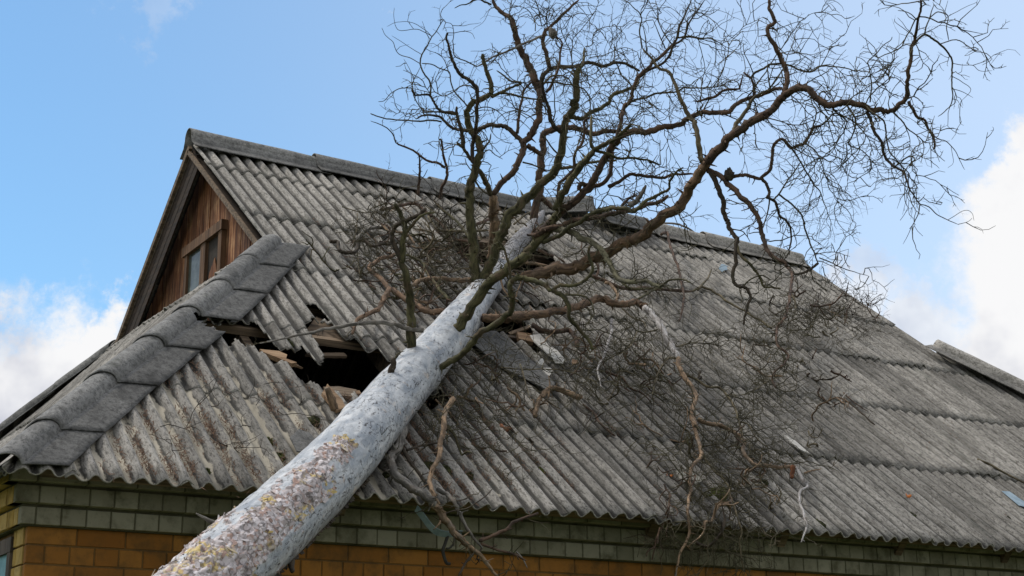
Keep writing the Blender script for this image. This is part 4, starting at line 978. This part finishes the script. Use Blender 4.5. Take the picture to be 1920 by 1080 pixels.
    # fine twigs
    L3 = np.r_[0, np.cumsum(np.linalg.norm(np.diff(P3, axis=0), axis=1))]; cnt = rng.poisson(L3[-1] * 14. * tw * (.45 if c2[len(c2) // 2, 0] < 800 and c2[0, 1] < 380 else 1.)) if tw > 0 else 0
    for _ in range(cnt):
        l_ = L3[-1] * rng.uniform(.12, 1.) ** .8; i = min(int(np.searchsorted(L3, l_)), len(P3) - 1); i = max(i, 1)
        dd = P3[i] - P3[i - 1]; dd /= np.linalg.norm(dd) + 1e-9; o = np.cross(dd, rng.normal(size=3)); o /= np.linalg.norm(o)
        ln_ = rng.uniform(.10, .42) * (.65 + .25 * tw)
        grow(tw_mesh(own), P3[i], dd * rng.uniform(.2, .9) + o, ln_, rng.uniform(.0023, .0040), 2 if ln_ > .2 else 1, rng.uniform(-1, 1) * 1.6, drop=.25)
# (end of traced limbs)
# tangles of broken twigs lying on the sheets: (px, py, rx, ry, count, height, drop)
for cx_, cy_, rx, ry, n_, hh, drop in ((760, 420, 90, 45, 34, .12, 0), (950, 455, 70, 50, 60, .35, 0), (1050, 490, 80, 60, 60, .3, 0), (1010, 560, 70, 50, 50, .3, .1), (880, 440, 40, 50, 40, .2, 0), (720, 500, 90, 60, 28, .10, 0), (830, 480, 60, 60, 44, .12, 0), (815, 560, 80, 40, 40, .1, 0), (900, 690, 90, 70, 120, .2, .2), (860, 790, 70, 60, 80, .2, .2), (960, 840, 70, 40, 40, .12, .2),
                                      (1130, 640, 120, 70, 150, .28, .2), (1190, 720, 140, 70, 140, .25, .2), (1060, 720, 110, 60, 80, .22, .2), (1150, 520, 130, 50, 60, .2, .2), (1390, 690, 110, 80, 90, .2, .3), (1500, 600, 110, 80, 150, .2, .3), (1590, 610, 70, 50, 80, .15, .2),
                                      (1340, 880, 110, 70, 170, .22, .5), (1330, 985, 100, 40, 120, .1, 1.), (1440, 830, 110, 70, 100, .2, .3), (1480, 730, 110, 60, 80, .18, .3), (1260, 800, 90, 70, 70, .2, .3), (1420, 930, 70, 40, 40, .12, .5)):
    mb = MB()
    for _ in range(int(n_ * .62)):
        a, rr = rng.uniform(0, 2 * math.pi), math.sqrt(rng.random()); h = rng.uniform(.02, hh)
        p_, _t = onroof(cx_ + rx * rr * math.cos(a), cy_ + ry * rr * math.sin(a), h); d = rng.normal(size=3); d -= NF * (d @ NF) * .75; d[2] -= drop * 1.2
        grow(mb, p_, d, rng.uniform(.14, .45), rng.uniform(.0016, .0032), 2 if rng.random() < .6 else 1, rng.uniform(-1, 1) * 2.2, drop=drop * .6)
    mb.build('twig_tangle', M_TWIGO, TREE, True)['kind'] = 'stuff'
    ms = {}
    for _ in range(int(n_ * (.42 if cx_ < 870 and cy_ < 600 else .05))):        # stouter broken branchlets
        a, rr = rng.uniform(0, 2 * math.pi), math.sqrt(rng.random()); h = rng.uniform(.03, hh * .7)
        p_, _t = onroof(cx_ + rx * rr * math.cos(a), cy_ + ry * rr * math.sin(a), h); d = rng.normal(size=3); d -= NF * (d @ NF) * .85; d[2] -= drop
        kk = 'rrodgp'[rng.integers(6)]; grow(ms.setdefault(kk, MB()), p_, d, rng.uniform(.2, .6), rng.uniform(.005, .013), 1, rng.uniform(-1, 1) * 2.2)
    for kk, m_ in ms.items(): m_.build('branchlets', BARK[kk], TREE, True)['kind'] = 'stuff'
for k_, (owner, mb) in TW.items():
    if mb.v: mb.build('twigs' if owner else 'twig_tangle', M_TWIGO if np.mean([q[1] for q in mb.v[::9]]) < 3.2 else M_TWIG, owner or TREE, True)['kind'] = 'stuff'
SMALL.build('thin_branches', BARK['o'], TREE, True)['kind'] = 'stuff'
print('branches', nb, len([o for o in TREE.children if o.name.startswith('branch') and not o.name.startswith('branchl')]))
# ================================================================== small things on the roof
def clump(px, py, w_, h_, label, m=M_MOSS, hgt=.6):
    """a cushion of moss w_ x h_ pixels: a lumpy mound lying in the troughs"""
    p_, d = roofhit(px, py, .0); rx, ry = w_ / 2 * d / F, h_ / 2 * d / F * 1.5; rz = min(rx, ry) * hgt + .012
    e = empty('moss_clump', p_); tag(e, label, 'moss', 'moss cushions on the roof sheets')
    mb = MB(); n, k_ = 9, 18; sd_ = rng.random() * 50; vs = []
    for i in range(n + 1):
        th = i / n * math.pi / 2
        for j in range(k_):
            a = j * 2 * math.pi / k_; q = np.array([math.cos(a) * math.cos(th), math.sin(a) * math.cos(th), math.sin(th)])
            f = 1 + .35 * mn.fractal(tuple(q * 1.7 + sd_), 1., 2., 4)
            vs.append(p_ + np.array([1, 0, 0]) * q[0] * rx * f + dF * q[1] * ry * f + NF * (q[2] * rz * f - .012))
    mb.add(vs, [(i * k_ + j, i * k_ + (j + 1) % k_, (i + 1) * k_ + (j + 1) % k_, (i + 1) * k_ + j) for i in range(n) for j in range(k_)])
    mb.build('cushion', m, e, True)
    fz = MB()                                                   # the short shoots that make its surface furry
    for _ in range(260):
        q = vs[rng.integers(len(vs))]; o = NF + rng.normal(size=3) * .8; o /= np.linalg.norm(o); l_ = rng.uniform(.004, .011); b_ = np.cross(o, rng.normal(size=3)); b_ /= np.linalg.norm(b_)
        fz.add([q - b_ * .0016, q + b_ * .0016, q + o * l_], [(0, 1, 2)])
    fz.build('shoots', m, e)['kind'] = 'stuff'
for a in ((388, 884, 14, 14, 'small dark moss cushion in a trough near the eave left of the trunk', M_MOSSG), (502, 829, 22, 17, 'round green moss cushion beside the trunk, upper of two', M_MOSSG), (524, 857, 24, 18, 'round green moss cushion touching the trunk, lower of two', M_MOSSG),
          (539, 644, 26, 20, 'dark moss cushion on the hanging tongue of sheet over the hole'), (590, 790, 26, 26, 'dark moss under the left edge of the trunk below the hole'), (437, 790, 12, 12, 'tiny dark moss tuft in a trough left of the green cushions'),
          (277, 727, 20, 12, 'flat dark moss tuft on the hip cap edge'), (805, 876, 28, 26, 'dark moss cushion under the grey broken branch right of the trunk'), (834, 884, 30, 24, 'dark moss cushion right of the broken branch, larger of a pair'),
          (880, 894, 24, 14, 'low dark moss cushion right of the pair near the eave'), (724, 892, 18, 12, 'small dark moss right of the trunk at the eave'), (1011, 885, 24, 14, 'flat olive moss cushion in a trough below the thick bent branch', M_MOSSG),
          (1346, 932, 64, 30, 'large green moss patch under the hanging twigs near the eave', M_MOSSG), (1435, 905, 14, 16, 'small dark moss cushion left of the peeled branch'), (1536, 985, 24, 18, 'dark moss cushion at the eave right of the peeled branch'),
          (1707, 968, 28, 15, 'lone dark moss cushion on the lower right part of the roof'), (1709, 939, 9, 6, 'tiny dark moss tuft just below the orange leaf on the right'), (1888, 972, 22, 7, 'thin moss streak near the right edge of the photo')):
    clump(*a)
def leaf(px, py, w_, label, m=M_LEAF):
    p_, d = roofhit(px, py, .03); r = w_ / 2 * d / F; mb = MB(); q = []
    for j in range(10):
        a = j * 2 * math.pi / 10; rr = r * (1 + .25 * math.cos(2 * a)); q.append(p_ + np.array([1, 0, 0]) * rr * math.cos(a) + dF * rr * math.sin(a) * 1.2 + NF * (.012 * math.cos(2 * a + 1) + .004 * rng.normal()))
    mb.add(q + [p_ - NF * .006], [(j, (j + 1) % 10, 10) for j in range(10)]); o = mb.build('dry_leaf', m, None, True); tag(o, label, 'leaf'); solid(o, .0015)
leaf(1255, 891, 12, 'bright orange leaf on the roof below the hanging twigs'); leaf(1703, 929, 10, 'orange leaf on the bare right part of the roof'); leaf(948, 801, 22, 'russet curled leaf beside the twig tangle right of the trunk', M_RUST)
def plate(px, h0, label, m, name='broken_shard', th=.008, cat='shard', group=None, tilt=0.):
    mb = MB(); q = []
    for i, (x, y) in enumerate(px):
        x2, y2 = px[(i + 1) % len(px)]
        for u in (0, .5):
            jx = 0 if u == 0 else rng.normal() * 1.5; q.append(onroof(x + (x2 - x) * u + jx, y + (y2 - y) * u + jx, h0 + tilt * i / len(px))[0])
    prism(mb, q, th, (.4, .6, .1, 1)); o = mb.build(name, m); tag(o, label, cat, group); return o
T13 = lambda q: [(940 + x / 4.8, 560 + y / 4.8) for x, y in q]; T18 = lambda q: [(1240 + x / 4.8, 740 + y / 4.8) for x, y in q]; T15 = lambda q: [(680 + x / 4.8, 740 + y / 4.8) for x, y in q]
plate(T13([(255, 335), (345, 325), (430, 440), (500, 470), (560, 545), (555, 590), (480, 585), (455, 540), (370, 460), (300, 400)]), .05, 'largest pale broken sheet shard beside the hole right of the trunk', M_WHITE, tilt=.02)
plate(T13([(345, 650), (440, 630), (475, 670), (430, 702), (385, 680)]), .045, 'small pale broken sheet shard below the largest one', M_WHITE)
plate(T13([(310, 570), (370, 545), (380, 580), (340, 598)]), .05, 'tiny pale shard between the two larger ones', M_WHITE)
plate(T13([(630, 575), (680, 560), (695, 580), (640, 595)]), .05, 'small yellowish wood chip right of the pale shards', M_SPLINT, 'wood_chip', cat='chip')
plate(T18([(1110, 370), (1200, 420), (1330, 535), (1230, 490), (1150, 420)]), .045, 'thin pale shard stuck under a lap right of the twig tangle', M_WHITE)
plate(T18([(130, 690), (190, 700), (240, 745), (205, 795), (160, 760)]), .05, 'pale broken sheet end beside the orange leaf, left of two', M_RIM)
plate(T18([(270, 700), (330, 730), (375, 775), (310, 805), (265, 770)]), .05, 'pale broken sheet end beside the hanging branch, right of two', M_RIM)
plate(T13([(740, 440), (800, 445), (850, 500), (845, 545), (790, 520)]), .04, 'grey broken sheet flake beside the silver branch', M_RIM)
plate([(1878, 921), (1893, 922), (1925, 944), (1925, 952), (1910, 948)], .035, 'pale blue metal strip near the right edge of the roof', M_METAL, 'metal_strip', .003, 'metal strip')
plate([(1347, 504), (1353, 495), (1366, 500), (1364, 506), (1354, 510)], .04, 'pale blue metal shard tucked under the sheets just below the ridge', M_METAL, 'metal_shard', .003, 'metal shard')
plate([(543, 822), (560, 806), (578, 812), (604, 838), (572, 850), (556, 848)], .05, 'dark slate grey broken sheet piece leaning at the left of the trunk', M_CAP, 'broken_shard')
plate([(880, 640), (905, 622), (930, 622), (1012, 690), (1040, 720), (1030, 735), (985, 712), (940, 690)], .045, 'dark cracked sheet half right of the trunk below the small hole', M_CAP, tilt=.0)
plate([(602, 742), (612, 725), (640, 755), (646, 768), (630, 775)], .04, 'pale splintered wood beside the trunk below the large hole', M_SPLINT, 'wood_splinter', .02, 'splinter')
o = MB(); c_ = crom([onroof(x, y, h)[0] for x, y, h in ((627, 766, .05), (620, 745, .12), (613, 727, .17))], 4); tube(o, c_, np.linspace(.028, .017, len(c_)), 7, lump=.1); tag(o.build('wood_stump', BARK['p'], None, True), 'upright splintered pale branch stump at the left edge of the trunk', 'stump')
o = MB(); c_ = crom([onroof(x, y, h)[0] for x, y, h in ((1578, 757, .03), (1580, 745, .05), (1588, 737, .08), (1593, 738, .08), (1589, 743, .06))], 4); tube(o, c_, np.linspace(.006, .003, len(c_)), 5, lump=.1); tag(o.build('stick', BARK['w'], None, True), 'small white peeled stick curled up beside the dark bark strip', 'stick')
o = MB(); c_ = crom([onroof(x, y, .04)[0] for x, y in ((1832, 862), (1858, 872), (1890, 890), (1925, 908))], 4); tube(o, c_, np.linspace(.011, .008, len(c_)), 5, lump=.1); tag(o.build('stick', BARK['o'], None, True), 'brown stick lying in a trough near the right edge of the roof', 'stick')
o = MB(); c_ = crom([onroof(x, y, h)[0] for x, y, h in ((1486, 874, .13), (1486, 886, .10), (1484, 897, .07))], 3); tube(o, c_, np.linspace(.020, .012, len(c_)), 4, lump=.2); tag(o.build('bark_strip', M_RUST, None, True), 'russet bark flap hanging from the peeled branch', 'bark strip')
# thorn-like dead stub low on the trunk, seen against the brick wall
def stub(pts, w0, w1, mk):
    bi = min(range(0, nn, 2), key=lambda i: np.hypot(*(proj(ctr[i])[:2] - np.array(pts[0])))); d0 = proj(ctr[bi])[2]
    c_ = crom([CAM + ray(*p_) * (d0 - .05 - .05 * i) for i, p_ in enumerate(pts)], 4); mb = MB(); tube(mb, c_, np.linspace(w0, w1, len(c_)) / 2 * d0 / F, 6, lump=.08); mb.build('branch_stub', BARK[mk], TREE, True)
stub([(425, 992), (400, 980), (368, 963)], 16, 3, 'y'); stub([(705, 775), (700, 762), (712, 752)], 24, 8, 'd'); stub([(545, 1035), (546, 1058), (548, 1072)], 18, 8, 'd'); stub([(694, 875), (686, 890), (687, 904)], 12, 5, 'd'); stub([(612, 905), (605, 920), (612, 930)], 10, 4, 'd')
# rags of bark hanging along the lower edge of the trunk
rg_ = MB()
for _ in range(150):
    i = int(rng.uniform(i_bot - 10, i_bot + 150)); vd = ctr[i] - CAM; vd /= np.linalg.norm(vd); sd_ = np.cross(vd, tg[i]); sd_ /= np.linalg.norm(sd_); sd_ = sd_ if sd_ @ RM[:, 0] > 0 else -sd_
    o_ = sd_ * math.cos(.35 * rng.normal()) + vd * .3 * rng.random(); o_ /= np.linalg.norm(o_); p_ = ctr[i] + o_ * rad[i] * rng.uniform(.98, 1.04); l_ = rng.uniform(.01, .05); a = tg[i]
    rg_.add([p_ - a * l_ * .5, p_ + a * l_ * .5, p_ + a * l_ * .3 + o_ * rng.uniform(.005, .022), p_ - a * l_ * .4 + o_ * rng.uniform(.004, .015)], [(0, 1, 2, 3)])
solid(rg_.build('bark_rags', BARK['d'], TRUNK), .003)['kind'] = 'stuff'
# pine needles, cone scales and short bits caught in the troughs
nd = MB()
def litter(n_, x0, x1, s0, s1, dens=1.):
    for _ in range(n_):
        k_ = round((rng.uniform(x0, x1) - X0) / P - .5) + .5; s_ = rng.uniform(s0, s1)
        if mn.noise((k_ * 3.1, s_ * 2.4, 0)) < .02 or s_ > 0 and X0 + P * k_ < xhip(s_) + .3: continue
        for _ in range(12):
            x_ = X0 + P * k_ + rng.normal() * .016; ss = s_ + rng.normal() * .06; h_ = -.012 + .020 + rng.random() * .014
            p_ = fp(x_, ss, h_); 
            if any(inpoly(np.array([[x_, ss]]), h)[0] for h in HXS[:4]): continue
            d = dF * rng.normal() + np.array([1, 0, 0]) * rng.normal() * .55 + NF * rng.normal() * .22; d /= np.linalg.norm(d); l_ = rng.uniform(.015, .05)
            b_ = np.cross(d, NF) * rng.uniform(.0012, .003); q_ = p_ + d * l_ * .5 + NF * rng.uniform(0, .006)
            nd.add([p_ - b_, p_ + b_, q_ + b_, q_ - b_, q_ + d * l_ * .5 + b_ * .4], [(0, 1, 2, 3), (3, 2, 4)])
litter(950, .3, 2.6, .0, 1.45); litter(200, 2.3, 3.6, .2, 1.3); litter(120, 2.5, 5.5, 1., 4.6); litter(70, 4., 8.5, .1, 2.6)
tag(nd.build('needle_litter', M_NEEDLE), 'brown needle litter caught in the troughs of the roof', 'litter', kind='stuff')
# fallen fine twigs on the lower left sheets
ft = MB()
for x, y in ((430, 770), (410, 830), (470, 800), (350, 800), (480, 760), (520, 770), (390, 760), (330, 860), (450, 850), (560, 760), (300, 800), (495, 720)):
    grow(ft, onroof(x, y, .03)[0], np.array([rng.normal(), 0, 0]) + dF * rng.normal() * .7, rng.uniform(.15, .4), .0028, 1, rng.uniform(-2, 2), .022)
tag(ft.build('fallen_twigs', M_TWIG, None, True), 'thin fallen twigs scattered over the lower left sheets', 'twigs', kind='stuff')
# collapsed stack of ridge-cap pieces in the gap
for i, (x, y, l_, a) in enumerate(((6.75, W - .05, .55, .08), (6.95, W - .10, .6, -.10), (7.12, W - .02, .5, .05), (6.35, W - .22, .4, .35))):
    mb = MB(); cap_mesh(mb, sec, (x + l_ / 2, y, EZ + H - .03 + .035 * i), (x - l_ / 2, y + a, EZ + H - .05 + .035 * i + a * .1), 0, 0, upz, .1 * (i - 1), (1., 1.), 8)
    solid(mb.build('ridge_cap_fragment', M_CAP if i % 2 else M_ROOF, house, True), -.009)

# burl and old nest caught in the crown
def knob(px, py, rpx, nm, m):
    A = min(ANC, key=lambda A: np.min(np.hypot(A[0][:, 0] - px, A[0][:, 1] - py))); i = int(np.argmin(np.hypot(A[0][:, 0] - px, A[0][:, 1] - py)))
    c_ = CAM + ray(px, py) * (A[1][i] - .02); r = rpx * A[1][i] / F; mb = MB(); n, k_ = 8, 12; vs = []; sd_ = rng.random() * 40
    for i in range(n + 1):
        th = (i / n - .5) * math.pi
        for j in range(k_):
            a = j * 2 * math.pi / k_; q = np.array([math.cos(a) * math.cos(th), math.sin(a) * math.cos(th), math.sin(th) * 1.3]); vs.append(c_ + q * r * (1 + .5 * mn.fractal(tuple(q * 1.6 + sd_), 1., 2., 4)))
    mb.add(vs, [(i * k_ + j, i * k_ + (j + 1) % k_, (i + 1) * k_ + (j + 1) % k_, (i + 1) * k_ + j) for i in range(n) for j in range(k_)]); mb.build(nm, m, A[3] or TREE, True)
knob(1036, 62, 8, 'burl', BARK['y']); knob(1368, 328, 9, 'old_nest', BARK['d'])
